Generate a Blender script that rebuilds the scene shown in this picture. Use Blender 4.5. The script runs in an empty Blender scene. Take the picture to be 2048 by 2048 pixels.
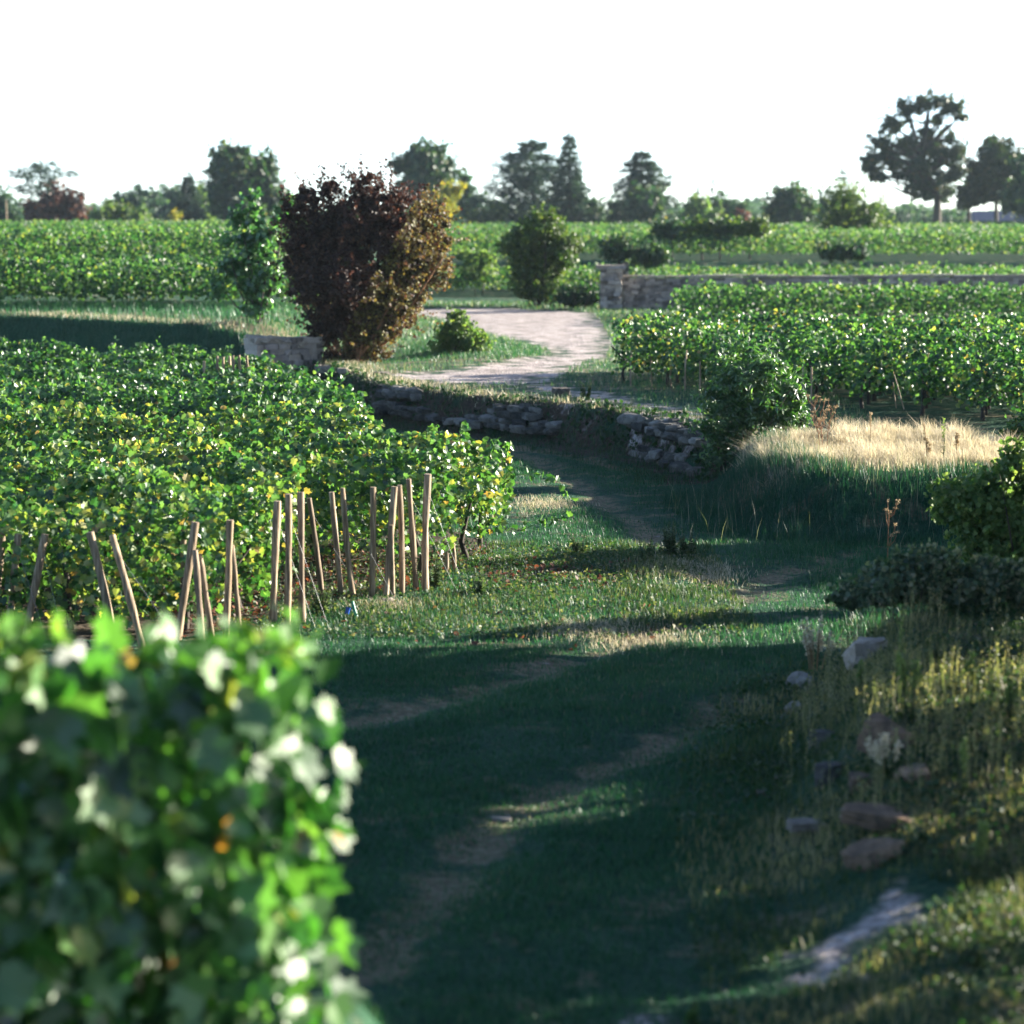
import bpy, math, random
import numpy as np
from mathutils import Vector

# ------------------------------------------------------------------ camera, world, sun
SC = bpy.context.scene
COL = SC.collection
FPX = 5000.0                      # focal length in photo pixels (2048 wide)
EYE = 3.6
TILT = math.atan((1024 - 440) / FPX)
cam_d = bpy.data.cameras.new('camera')
cam = bpy.data.objects.new('camera', cam_d)
COL.objects.link(cam)
cam_d.sensor_width = 36.0
cam_d.lens = 36.0 * FPX / 2048
cam.location = (0, 0, EYE)
cam.rotation_euler = (math.pi / 2 - TILT, 0, 0)
cam_d.clip_start = 0.1
cam_d.clip_end = 6000
cam_d.dof.use_dof = True
cam_d.dof.focus_distance = 29.0
cam_d.dof.aperture_fstop = 1.75
SC.camera = cam

SUN_AZ = math.radians(70)         # clockwise from the viewing direction
SUN_EL = math.radians(15.5)
world = bpy.data.worlds.new('World')
SC.world = world
world.use_nodes = True
wn = world.node_tree
wn.nodes.clear()
sky = wn.nodes.new('ShaderNodeTexSky')
sky.sky_type = 'NISHITA'
sky.sun_disc = False
sky.sun_elevation = SUN_EL
sky.sun_rotation = SUN_AZ
sky.air_density = 0.5
sky.dust_density = 0.3
sky.ozone_density = 1.0
bg = wn.nodes.new('ShaderNodeBackground')
bg.inputs['Strength'].default_value = 0.08
wo = wn.nodes.new('ShaderNodeOutputWorld')
wn.links.new(sky.outputs[0], bg.inputs[0])
wn.links.new(bg.outputs[0], wo.inputs[0])

sun_d = bpy.data.lights.new('sun', 'SUN')
sun_d.energy = 5.0
sun_d.angle = math.radians(0.5)
sun_d.color = (1.0, 0.92, 0.78)
sun = bpy.data.objects.new('sun', sun_d)
COL.objects.link(sun)
SUNV = Vector((math.sin(SUN_AZ) * math.cos(SUN_EL), math.cos(SUN_AZ) * math.cos(SUN_EL), math.sin(SUN_EL)))
sun.rotation_euler = SUNV.to_track_quat('Z', 'Y').to_euler()
sun.location = (30, 20, 30)

SC.view_settings.view_transform = 'Standard'
SC.view_settings.look = 'None'
SC.view_settings.gamma = 1.0
SC.view_settings.exposure = 2.4
SC.cycles.max_bounces = 6
SC.cycles.transparent_max_bounces = 6

# ------------------------------------------------------------------ helpers
RNG = np.random.default_rng(7)
random.seed(7)


def ray(u, v):
    a = (u - 1024) / FPX
    b = (1024 - v) / FPX
    return a, math.cos(TILT) + b * math.sin(TILT), -math.sin(TILT) + b * math.cos(TILT)


def G(u, v, z=0.0):               # ground point under a photo pixel, on the level z
    x, y, w = ray(u, v)
    t = (z - EYE) / w
    return x * t, y * t


def AT(u, v, D):                  # point at distance D under a photo pixel
    x, y, w = ray(u, v)
    return np.array([x * D / y, D, EYE + w * D / y])


def sstep(a, b, x):
    t = np.clip((x - a) / (b - a), 0, 1)
    return t * t * (3 - 2 * t)


def hsh(i, j, s):
    n = (i.astype(np.int64) * 374761393 + j.astype(np.int64) * 668265263 + s * 2147483647) & 0xFFFFFFFF
    n = ((n ^ (n >> 13)) * 1274126177) & 0xFFFFFFFF
    return ((n ^ (n >> 16)) & 0xFFFF) / 65535.0


def vn(x, y, s=0):                # value noise 0..1
    x = np.asarray(x, float); y = np.asarray(y, float)
    i = np.floor(x); j = np.floor(y)
    fx = x - i; fy = y - j
    fx = fx * fx * (3 - 2 * fx); fy = fy * fy * (3 - 2 * fy)
    a = hsh(i, j, s); b = hsh(i + 1, j, s); c = hsh(i, j + 1, s); d = hsh(i + 1, j + 1, s)
    return (a * (1 - fx) + b * fx) * (1 - fy) + (c * (1 - fx) + d * fx) * fy


def fbm(x, y, s=0, o=4):
    r = 0; a = 0.5; t = 0
    for k in range(o):
        r = r + a * vn(np.asarray(x) * 2 ** k, np.asarray(y) * 2 ** k, s + k * 17); t += a; a *= 0.5
    return r / t


def inpoly(x, y, P):
    x = np.asarray(x, float); y = np.asarray(y, float)
    r = np.zeros(x.shape, bool)
    n = len(P)
    for k in range(n):
        x1, y1 = P[k]; x2, y2 = P[(k + 1) % n]
        c = (y1 > y) != (y2 > y)
        with np.errstate(divide='ignore', invalid='ignore'):
            xi = (x2 - x1) * (y - y1) / (y2 - y1 if y2 != y1 else 1e-9) + x1
        r ^= c & (x < xi)
    return r


def dline(x, y, P, closed=False):
    x = np.asarray(x, float); y = np.asarray(y, float)
    d = np.full(x.shape, 1e9)
    n = len(P)
    for k in range(n if closed else n - 1):
        x1, y1 = P[k]; x2, y2 = P[(k + 1) % n]
        vx, vy = x2 - x1, y2 - y1
        t = np.clip(((x - x1) * vx + (y - y1) * vy) / (vx * vx + vy * vy + 1e-12), 0, 1)
        d = np.minimum(d, np.hypot(x - x1 - t * vx, y - y1 - t * vy))
    return d


def norm(a):
    return a / np.maximum(np.linalg.norm(a, axis=-1, keepdims=True), 1e-9)


class MB:                         # collects geometry for ONE mesh object
    def __init__(self):
        self.V = []; self.F = []; self.T = []; self.n = 0; self.S = []

    def add(self, V, F, tint=0.5, smooth=False):
        V = np.asarray(V, np.float32).reshape(-1, 3)
        F = np.asarray(F, np.int64)
        self.V.append(V); self.F.append(F + self.n); self.n += len(V)
        t = np.empty(len(F), np.float32); t[:] = tint
        self.T.append(t); self.S.append(np.full(len(F), smooth))
        return self

    def build(self, name, mat, parent=None):
        me = bpy.data.meshes.new(name)
        V = np.concatenate(self.V)
        me.vertices.add(len(V)); me.vertices.foreach_set('co', V.ravel())
        idx = np.concatenate([f.ravel() for f in self.F])
        tot = np.concatenate([np.full(len(f), f.shape[1]) for f in self.F])
        st = np.concatenate([[0], np.cumsum(tot)[:-1]])
        me.loops.add(len(idx)); me.loops.foreach_set('vertex_index', idx.astype(np.int32))
        me.polygons.add(len(tot)); me.polygons.foreach_set('loop_start', st.astype(np.int32))
        me.polygons.foreach_set('use_smooth', np.concatenate(self.S))
        a = me.attributes.new('tint', 'FLOAT', 'FACE')
        a.data.foreach_set('value', np.concatenate(self.T))
        me.update(calc_edges=True)
        me.validate()
        if mat: me.materials.append(mat)
        o = bpy.data.objects.new(name, me)
        COL.objects.link(o)
        if parent is not None: o.parent = parent
        return o


def tag(o, label=None, cat=None, group=None, kind=None):
    if label: o['label'] = label
    if cat: o['category'] = cat
    if group: o['group'] = group
    if kind: o['kind'] = kind
    return o


def thing(name, label, cat, loc, group=None, rz=0.0):
    o = bpy.data.objects.new(name, None)
    o.empty_display_size = 0.2
    COL.objects.link(o)
    o.location = loc; o.rotation_euler = (0, 0, rz)
    return tag(o, label, cat, group)


def tube(mb, P, R, n=7, tint=0.5, cap=True, rough=0.0):
    P = np.asarray(P, float); R = np.broadcast_to(np.asarray(R, float), (len(P),))
    rings = []
    for k in range(len(P)):
        d = P[min(k + 1, len(P) - 1)] - P[max(k - 1, 0)]
        d = d / (np.linalg.norm(d) + 1e-9)
        a = np.cross(d, [0.3, 1, 0.1] if abs(d[1]) < 0.9 else [1, 0, 0.2]); a /= np.linalg.norm(a)
        b = np.cross(d, a)
        th = np.arange(n) * 2 * math.pi / n
        rr = R[k] * (1 + rough * (RNG.random(n) - 0.5))
        rings.append(P[k] + (np.cos(th) * rr)[:, None] * a + (np.sin(th) * rr)[:, None] * b)
    V = np.concatenate(rings)
    F = []
    for k in range(len(P) - 1):
        for j in range(n):
            F.append((k * n + j, k * n + (j + 1) % n, (k + 1) * n + (j + 1) % n, (k + 1) * n + j))
    mb.add(V, F, tint, smooth=True)
    if cap:
        c = np.vstack([rings[-1], P[-1]]); m = len(rings[-1])
        mb.add(c, [(j, (j + 1) % m, m) for j in range(m)], tint)
        c = np.vstack([rings[0], P[0]])
        mb.add(c, [((j + 1) % m, j, m) for j in range(m)], tint)


# leaf templates: (verts in x across, y along, z normal), faces (tris)
def T_lobed():
    o = [(0, 0), (-.28, -.10), (-.50, .18), (-.34, .36), (-.44, .66), (-.18, .66), (0, 1.0), (.18, .66), (.44, .66), (.34, .36), (.50, .18), (.28, -.10)]
    V = [(x, y, 0.22 * abs(x) - 0.10 * (y - .4) ** 2) for x, y in o] + [(0, .4, 0)]
    n = len(o)
    return np.array(V), np.array([(k, n, (k + 1) % n) for k in range(n)])


def T_hex():
    V = [(0, 0, 0), (-.46, .15, .10), (-.42, .62, .10), (0, 1.0, -.05), (.42, .62, .10), (.46, .15, .10)]
    return np.array(V), np.array([(0, 3, 1), (1, 3, 2), (0, 5, 3), (5, 4, 3)])


def T_quad():
    V = [(0, 0, 0), (-.45, .45, .12), (0, 1.0, 0), (.45, .45, .12)]
    return np.array(V), np.array([(0, 2, 1), (0, 3, 2)])


def T_narrow():
    V = [(0, 0, 0), (-.2, .45, .05), (0, 1.0, -.05), (.2, .45, .05)]
    return np.array(V), np.array([(0, 2, 1), (0, 3, 2)])


LOB, HEX, QUAD, NAR = T_lobed(), T_hex(), T_quad(), T_narrow()


def leaves(mb, P, N, size, T=QUAD, tint=None, droop=0.6, tip=None):
    P = np.asarray(P, float); n = len(P)
    if n == 0: return
    N = norm(np.asarray(N, float))
    r = RNG.normal(size=(n, 3))
    t = r if tip is None else np.asarray(tip) + 0.5 * r
    if droop: t = t + np.array([0, 0, -droop])
    t = t - (t * N).sum(1, keepdims=True) * N
    t = norm(t)
    b = np.cross(t, N)
    V, F = T
    S = np.broadcast_to(np.asarray(size, float), (n,))[:, None, None]
    W = P[:, None, :] + S * (V[None, :, 0:1] * b[:, None, :] + V[None, :, 1:2] * t[:, None, :] + V[None, :, 2:3] * N[:, None, :])
    FF = (F[None] + (np.arange(n) * len(V))[:, None, None]).reshape(-1, 3)
    if tint is None: tint = RNG.random(n)
    mb.add(W.reshape(-1, 3), FF, np.repeat(np.broadcast_to(tint, (n,)), len(F)))


def blades(mb, P, h, w=0.006, lean=0.35, tint=None, dirn=None):
    P = np.asarray(P, float); n = len(P)
    if n == 0: return
    a = RNG.random(n) * 2 * math.pi
    d = np.stack([np.cos(a), np.sin(a), 0 * a], 1)
    s = np.stack([-np.sin(a), np.cos(a), 0 * a], 1)
    if dirn is not None: d = norm(d + np.asarray(dirn))
    h = np.broadcast_to(h, (n,))[:, None]; w = np.broadcast_to(w, (n,))[:, None]
    l = (np.abs(RNG.normal(size=(n, 1))) * lean) * h
    up = np.array([0, 0, 1.0])
    v0 = P - s * w; v1 = P + s * w
    m = P + up * h * 0.55 + d * l * 0.35
    v2 = m - s * w * .7; v3 = m + s * w * .7
    v4 = P + up * h + d * l
    V = np.stack([v0, v1, v2, v3, v4], 1).reshape(-1, 3)
    F = np.array([(0, 1, 3), (0, 3, 2), (2, 3, 4)])
    FF = (F[None] + (np.arange(n) * 5)[:, None, None]).reshape(-1, 3)
    if tint is None: tint = RNG.random(n)
    mb.add(V, FF, np.repeat(np.broadcast_to(tint, (n,)), 3))


# ------------------------------------------------------------------ materials
def new_mat(name):
    m = bpy.data.materials.new(name); m.use_nodes = True
    nt = m.node_tree; nt.nodes.clear()
    return m, nt, nt.nodes.new('ShaderNodeOutputMaterial')


def ramp(nt, stops, interp='LINEAR'):
    r = nt.nodes.new('ShaderNodeValToRGB'); r.color_ramp.interpolation = interp
    e = r.color_ramp.elements
    while len(e) < len(stops): e.new(0.5)
    for k, (p, c) in enumerate(stops):
        e[k].position = p; e[k].color = (*c, 1)
    return r


def leaf_mat(name, stops, trans=0.4, rough=0.4, spec=0.5, tcol=(1.25, 1.3, 0.55)):
    m, nt, out = new_mat(name)
    N, L = nt.nodes.new, nt.links.new
    at = N('ShaderNodeAttribute'); at.attribute_name = 'tint'
    r = ramp(nt, stops); L(at.outputs['Fac'], r.inputs[0])
    p = N('ShaderNodeBsdfPrincipled'); p.inputs['Roughness'].default_value = rough
    p.inputs['Specular IOR Level'].default_value = spec
    L(r.outputs[0], p.inputs['Base Color'])
    mul = N('ShaderNodeMixRGB'); mul.blend_type = 'MULTIPLY'; mul.inputs[0].default_value = 1
    L(r.outputs[0], mul.inputs[1]); mul.inputs[2].default_value = (tcol[0] * 2, tcol[1] * 2, tcol[2] * 2, 1)
    t = N('ShaderNodeBsdfTranslucent'); L(mul.outputs[0], t.inputs[0])
    mx = N('ShaderNodeMixShader'); mx.inputs[0].default_value = trans
    L(p.outputs[0], mx.inputs[1]); L(t.outputs[0], mx.inputs[2]); L(mx.outputs[0], out.inputs[0])
    return m


M = {}
M['vine'] = leaf_mat('vine_leaf', [(0, (.006, .030, .010)), (.35, (.022, .080, .022)), (.80, (.080, .165, .045)), (.90, (.15, .20, .050)), (.97, (.24, .23, .065)), (1, (.24, .14, .05))], .36, .42, .75, (1.25, 1.25, .55))
M['far_vine'] = leaf_mat('far_vine_leaf', [(0, (.008, .034, .014)), (.5, (.032, .088, .030)), (.9, (.090, .150, .050)), (1, (.16, .17, .04))], .42, .5, .5, (1.3, 1.35, .6))
M['fg_vine'] = leaf_mat('near_vine_leaf', [(0, (.008, .036, .008)), (.35, (.028, .10, .018)), (.86, (.085, .19, .040)), (.94, (.17, .22, .04)), (1, (.30, .12, .03))], .38, .48, 1.0, (1.05, 1.2, .5))
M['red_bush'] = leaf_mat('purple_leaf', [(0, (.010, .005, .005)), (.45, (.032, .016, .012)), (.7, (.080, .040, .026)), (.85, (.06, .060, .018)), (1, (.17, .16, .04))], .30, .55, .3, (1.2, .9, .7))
M['red_tree'] = leaf_mat('rust_leaf', [(0, (.02, .012, .012)), (.6, (.06, .03, .022)), (1, (.16, .06, .03))], .25, .5, .3, (1.1, .9, .7))
M['sapling'] = leaf_mat('bright_leaf', [(0, (.015, .06, .025)), (.6, (.05, .14, .05)), (1, (.14, .24, .10))], .36, .4, .9)
M['olive_bush'] = leaf_mat('olive_leaf', [(0, (.015, .04, .010)), (.6, (.045, .085, .018)), (1, (.12, .15, .03))], .35, .45, .4)
M['broad'] = leaf_mat('broadleaf', [(0, (.006, .024, .014)), (.6, (.020, .058, .026)), (.92, (.055, .10, .030)), (1, (.11, .09, .03))], .30, .45, .4)
M['broad_blue'] = leaf_mat('bluish_leaf', [(0, (.014, .040, .030)), (.6, (.030, .070, .045)), (1, (.06, .11, .05))], .28, .5, .3)  # green shifted to blue; gives the far tree belts their haze tint
M['big'] = leaf_mat('dark_broadleaf', [(0, (.008, .022, .014)), (.6, (.016, .036, .016)), (.9, (.045, .055, .015)), (1, (.10, .06, .02))], .25, .45, .3)
M['conifer'] = leaf_mat('needles', [(0, (.008, .028, .026)), (.6, (.018, .048, .036)), (1, (.045, .075, .04))], .15, .6, .25)
M['yellow'] = leaf_mat('yellow_leaf', [(0, (.07, .10, .02)), (.6, (.20, .19, .02)), (1, (.40, .30, .03))], .4, .45, .3)
M['pale'] = leaf_mat('pale_leaf', [(0, (.04, .09, .03)), (.6, (.09, .15, .05)), (1, (.16, .20, .07))], .35, .5, .3)
M['ash'] = leaf_mat('ash_leaf', [(0, (.012, .045, .014)), (.6, (.035, .10, .025)), (1, (.10, .18, .05))], .35, .4, 1.0)
M['bramble'] = leaf_mat('bramble_leaf', [(0, (.025, .055, .030)), (.6, (.070, .115, .065)), (1, (.20, .20, .14))], .35, .5, .5)
M['grass'] = leaf_mat('grass_blade', [(0, (.007, .048, .022)), (.55, (.024, .092, .044)), (.8, (.060, .120, .066)), (1, (.20, .19, .13))], .30, .45, .35, (1.1, 1.2, .6))
M['herb'] = leaf_mat('herb_leaf', [(0, (.008, .030, .012)), (.5, (.028, .062, .024)), (.8, (.085, .105, .05)), (1, (.28, .24, .15))], .30, .5, .3)
M['straw'] = leaf_mat('straw_blade', [(0, (.14, .14, .08)), (.35, (.33, .29, .20)), (1, (.60, .54, .42))], .30, .6, .2, (1.0, .95, .8))
M['tallgrass'] = leaf_mat('tall_grass_blade', [(0, (.008, .046, .030)), (.7, (.022, .080, .048)), (.93, (.05, .10, .05)), (1, (.34, .33, .28))], .25, .5, .3)
M['deadstem'] = leaf_mat('dead_stem', [(0, (.08, .05, .025)), (.6, (.26, .18, .09)), (1, (.48, .38, .22))], .1, .7, .2, (1, 1, 1))


def wood_mat():
    m, nt, out = new_mat('weathered_wood'); N, L = nt.nodes.new, nt.links.new
    tc = N('ShaderNodeTexCoord'); mp = N('ShaderNodeMapping'); mp.inputs['Scale'].default_value = (40, 40, 3.5)
    L(tc.outputs['Object'], mp.inputs[0])
    n1 = N('ShaderNodeTexNoise'); n1.inputs['Scale'].default_value = 1; n1.inputs['Detail'].default_value = 6; L(mp.outputs[0], n1.inputs[0])
    oi = N('ShaderNodeObjectInfo')
    r = ramp(nt, [(.25, (.06, .045, .032)), (.5, (.22, .165, .115)), (.75, (.48, .40, .31))]); L(n1.outputs[0], r.inputs[0])
    mx = N('ShaderNodeMixRGB'); mx.blend_type = 'MULTIPLY'; mx.inputs[0].default_value = 0.7
    r2 = ramp(nt, [(0, (.55, .50, .42)), (.5, (.95, .85, .62)), (.9, (1.1, 1.08, .98)), (1, (1.35, 1.35, 1.3))]); L(oi.outputs['Random'], r2.inputs[0])
    L(r.outputs[0], mx.inputs[1]); L(r2.outputs[0], mx.inputs[2])
    b = N('ShaderNodeBump'); b.inputs['Strength'].default_value = .5; b.inputs['Distance'].default_value = .01; L(n1.outputs[0], b.inputs['Height'])
    p = N('ShaderNodeBsdfPrincipled'); p.inputs['Roughness'].default_value = .8; L(mx.outputs[0], p.inputs['Base Color']); L(b.outputs[0], p.inputs['Normal'])
    L(p.outputs[0], out.inputs[0]); return m


def bark_mat(name, c1, c2):
    m, nt, out = new_mat(name); N, L = nt.nodes.new, nt.links.new
    tc = N('ShaderNodeTexCoord'); n1 = N('ShaderNodeTexNoise'); n1.inputs['Scale'].default_value = 9; n1.inputs['Detail'].default_value = 6
    L(tc.outputs['Object'], n1.inputs[0])
    r = ramp(nt, [(.3, c1), (.7, c2)]); L(n1.outputs[0], r.inputs[0])
    b = N('ShaderNodeBump'); b.inputs['Strength'].default_value = .6; b.inputs['Distance'].default_value = .02; L(n1.outputs[0], b.inputs['Height'])
    p = N('ShaderNodeBsdfPrincipled'); p.inputs['Roughness'].default_value = .9; L(r.outputs[0], p.inputs['Base Color']); L(b.outputs[0], p.inputs['Normal'])
    L(p.outputs[0], out.inputs[0]); return m


def stone_mat(name, c0, c1, c2, sc=6.0):
    m, nt, out = new_mat(name); N, L = nt.nodes.new, nt.links.new
    tc = N('ShaderNodeTexCoord'); at = N('ShaderNodeAttribute'); at.attribute_name = 'tint'
    n1 = N('ShaderNodeTexNoise'); n1.inputs['Scale'].default_value = sc; n1.inputs['Detail'].default_value = 8; n1.inputs['Roughness'].default_value = .65
    L(tc.outputs['Object'], n1.inputs[0])
    ad = N('ShaderNodeMath'); ad.operation = 'MULTIPLY_ADD'; L(at.outputs['Fac'], ad.inputs[0]); ad.inputs[1].default_value = .5; L(n1.outputs[0], ad.inputs[2])
    sb = N('ShaderNodeMath'); sb.operation = 'SUBTRACT'; L(ad.outputs[0], sb.inputs[0]); sb.inputs[1].default_value = .25
    r = ramp(nt, [(.25, c0), (.5, c1), (.8, c2)]); L(sb.outputs[0], r.inputs[0])
    b = N('ShaderNodeBump'); b.inputs['Strength'].default_value = .8; b.inputs['Distance'].default_value = .02; L(n1.outputs[0], b.inputs['Height'])
    p = N('ShaderNodeBsdfPrincipled'); p.inputs['Roughness'].default_value = .9; L(r.outputs[0], p.inputs['Base Color']); L(b.outputs[0], p.inputs['Normal'])
    L(p.outputs[0], out.inputs[0]); return m


def plain_mat(name, c, rough=.5, metal=0):
    m, nt, out = new_mat(name)
    p = nt.nodes.new('ShaderNodeBsdfPrincipled'); p.inputs['Base Color'].default_value = (*c, 1)
    p.inputs['Roughness'].default_value = rough; p.inputs['Metallic'].default_value = metal
    nt.links.new(p.outputs[0], out.inputs[0]); return m


def ground_mat():
    m, nt, out = new_mat('meadow_ground'); N, L = nt.nodes.new, nt.links.new
    tc = N('ShaderNodeTexCoord')
    def noise(s, d=6, ro=.6):
        n = N('ShaderNodeTexNoise'); n.inputs['Scale'].default_value = s; n.inputs['Detail'].default_value = d; n.inputs['Roughness'].default_value = ro
        L(tc.outputs['Object'], n.inputs[0]); return n
    def attr(a):
        n = N('ShaderNodeAttribute'); n.attribute_name = a; return n
    def mix(f, a, b):
        n = N('ShaderNodeMixRGB'); L(f, n.inputs[0]); L(a, n.inputs[1]); L(b, n.inputs[2]); return n
    def edge(a, n, k=2.2):
        x = N('ShaderNodeMath'); x.operation = 'SUBTRACT'; L(n.outputs[0], x.inputs[0]); x.inputs[1].default_value = .5
        y = N('ShaderNodeMath'); y.operation = 'MULTIPLY_ADD'; L(x.outputs[0], y.inputs[0]); y.inputs[1].default_value = k; L(a.outputs['Fac'], y.inputs[2])
        r = N('ShaderNodeMapRange'); r.inputs[1].default_value = .35; r.inputs[2].default_value = .65; L(y.outputs[0], r.inputs[0]); return r
    nf = noise(18, 8); nm = noise(2.2, 6); nl = noise(.35, 4)
    green = ramp(nt, [(.3, (.007, .036, .018)), (.5, (.018, .062, .032)), (.72, (.040, .085, .048))]); L(nf.outputs[0], green.inputs[0])
    soil = ramp(nt, [(.3, (.028, .021, .015)), (.55, (.070, .053, .038)), (.8, (.15, .12, .09))]); L(nf.outputs[0], soil.inputs[0])
    straw = ramp(nt, [(.3, (.07, .065, .035)), (.55, (.16, .14, .085)), (.8, (.30, .26, .17))]); L(nf.outputs[0], straw.inputs[0])
    grav = ramp(nt, [(.3, (.16, .135, .125)), (.55, (.36, .31, .29)), (.8, (.55, .50, .47))])
    gm = N('ShaderNodeMath'); gm.operation = 'MULTIPLY_ADD'; L(nm.outputs[0], gm.inputs[0]); gm.inputs[1].default_value = .9; gm.inputs[2].default_value = -.45
    ga = N('ShaderNodeMath'); ga.operation = 'ADD'; L(gm.outputs[0], ga.inputs[0]); L(nf.outputs[0], ga.inputs[1]); L(ga.outputs[0], grav.inputs[0])
    c1 = mix(edge(attr('dry'), nm).outputs[0], green.outputs[0], straw.outputs[0])
    c2 = mix(edge(attr('bare'), nm).outputs[0], c1.outputs[0], soil.outputs[0])
    c3 = mix(edge(attr('gravel'), nm, 2.0).outputs[0], c2.outputs[0], grav.outputs[0])
    v = N('ShaderNodeTexVoronoi'); v.inputs['Scale'].default_value = 22; L(tc.outputs['Object'], v.inputs[0])
    ad = N('ShaderNodeMath'); ad.operation = 'MULTIPLY_ADD'; L(v.outputs[0], ad.inputs[0]); ad.inputs[1].default_value = .6; L(nf.outputs[0], ad.inputs[2])
    b = N('ShaderNodeBump'); b.inputs['Strength'].default_value = .9; b.inputs['Distance'].default_value = .035; L(ad.outputs[0], b.inputs['Height'])
    p = N('ShaderNodeBsdfPrincipled'); p.inputs['Roughness'].default_value = .95; p.inputs['Specular IOR Level'].default_value = .15
    L(c3.outputs[0], p.inputs['Base Color']); L(b.outputs[0], p.inputs['Normal']); L(p.outputs[0], out.inputs[0]); return m


M['wood'] = wood_mat()
M['bark'] = bark_mat('bark', (.02, .016, .012), (.07, .055, .042))
M['stem'] = bark_mat('green_stem', (.03, .05, .015), (.07, .09, .03))
M['red_stem'] = bark_mat('rusty_stem', (.12, .05, .02), (.30, .15, .07))
M['stone'] = stone_mat('limestone', (.05, .042, .034), (.15, .125, .10), (.34, .29, .23), 14)
M['dark_stone'] = stone_mat('dark_grey_stone', (.03, .03, .026), (.09, .085, .07), (.24, .22, .19), 9)  # darker, greyer tones than the limestone ramp
M['wall_stone'] = stone_mat('wall_stone', (.10, .085, .075), (.24, .20, .17), (.42, .36, .30), 3.0)
M['warm_stone'] = stone_mat('ochre_stone', (.05, .035, .022), (.18, .115, .07), (.38, .27, .18), 12.0)
M['ground'] = ground_mat()
M['wire'] = plain_mat('steel_wire', (.30, .30, .30), .55, .6)
M['green_plastic'] = plain_mat('green_plastic', (.02, .22, .12), .35)
M['blue_plastic'] = plain_mat('blue_plastic', (.01, .06, .28), .35)
M['slate'] = plain_mat('slate_roof', (.03, .045, .09), .6)
M['plaster'] = plain_mat('plaster', (.45, .22, .15), .8)

# ------------------------------------------------------------------ terrain
LOW = [(1.3, 9.5), (1.35, 12.5), (1.5, 14.3), (1.9, 17.2), (2.3, 19.2), (3.1, 20.2), (5.0, 20.7), (9, 21), (16, 21.4), (16, 29), (9, 28.6), (5.5, 28.3), (3.6, 28.0), (2.75, 28.9), (2.45, 31.5),
       (2.65, 35.3), (2.07, 37.5), (.62, 40.9), (-1.06, 42.9), (-2.6, 46), (-4.0, 51.5), (-5.4, 54.2), (-8, 56), (-12, 59), (-20, 61), (-60, 66),
       (-60, -20), (1.3, -20)]


def UR(y): return np.interp(y, [11.5, 15.5, 24, 29, 33, 36, 80, 112, 115, 200, 400, 1500], [.10, .5, .66, .64, .66, .6, .6, .78, 1.75, 2.1, 2.1, 1.9])
def UL(y): return np.interp(y, [48, 54, 56.5, 62, 70, 76, 110, 160, 400, 1500], [.5, .65, 1.25, 1.38, 1.42, 2.0, 2.15, 2.25, 2.1, 1.9])


def terr(x, y):
    x = np.asarray(x, float); y = np.asarray(y, float)
    d = dline(x, y, LOW, True)
    ins = inpoly(x, y, LOW)
    d = np.where(ins, -d, d) + 0.25 * (fbm(x * 1.3, y * 1.3, 5) - .5)
    w = np.where((y > 27.5) & (y < 34.5) & (x > 2), 1.0, np.where(x < -6, .95, np.where(y < 27, .9, .45)))
    wl = sstep(-3.8, -5.8, x)
    U = UR(y) * (1 - wl) + UL(y) * wl
    z = U * sstep(0, 1, (d + .05) / w)
    # terrace that carries the near vine row
    z = np.maximum(z, 1.0 * sstep(9.6, 8.2, y) * sstep(.1, -.6, x))
    near = np.exp(-np.maximum(y - 8, 0) / 60)
    z = z + (fbm(x * .5, y * .5, 9) - .5) * .10 + (fbm(x * 2.7, y * 2.7, 3) - .5) * .05 * near
    # mound of straw grass
    z = z + .10 * np.exp(-((x - 4.9) / 1.3) ** 2 - ((y - 33.2) / .9) ** 2)
    z = z + .30 * np.exp(-((x + 1.0) / 1.0) ** 2 - ((y - 57) / 3.0) ** 2)
    # ruts
    for R_ in RUTS:
        z = z - .045 * np.exp(-(dline(x, y, R_) / .22) ** 2) * (y < 46)
    return z


def gp(L_, z=0.0): return [G(u, v, z) for u, v in L_]


RUTS = [gp([(560, 1470), (760, 1430), (900, 1395), (1050, 1345), (1250, 1285), (1450, 1210), (1560, 1150), (1700, 1110)]),
        gp([(700, 1990), (850, 1800), (1000, 1650), (1150, 1555), (1300, 1490), (1480, 1400)]),
        gp([(1430, 1170), (1330, 1090), (1220, 1010), (1130, 950), (1040, 900), (900, 872), (700, 840)]),
        gp([(1250, 940), (1130, 905), (950, 880)])]
ROADS = [gp([(800, 621), (1000, 617), (1180, 627), (1200, 650), (1215, 690), (1200, 720), (1120, 715), (1105, 702), (1060, 688), (960, 665), (900, 642), (830, 630)], .6),
         gp([(1200, 712), (1130, 733), (1120, 752), (1060, 768), (940, 768), (850, 763), (760, 748), (880, 742), (1000, 728), (1120, 710)], .6),
         gp([(1060, 768), (1200, 786), (1430, 846), (1420, 858), (1320, 838), (1200, 806), (1080, 780)], .6)]
TRACK = gp([(1180, 2060), (1290, 2008), (1480, 1985), (1600, 1925), (1700, 1875), (1830, 1855), (1900, 1862), (1850, 1900), (1740, 1930), (1650, 1975), (1500, 2015), (1350, 2060)])


def pmask(x, y, P, soft):
    d = dline(x, y, P, True); i = inpoly(x, y, P)
    return sstep(-soft, soft, np.where(i, d, -d))


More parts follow.
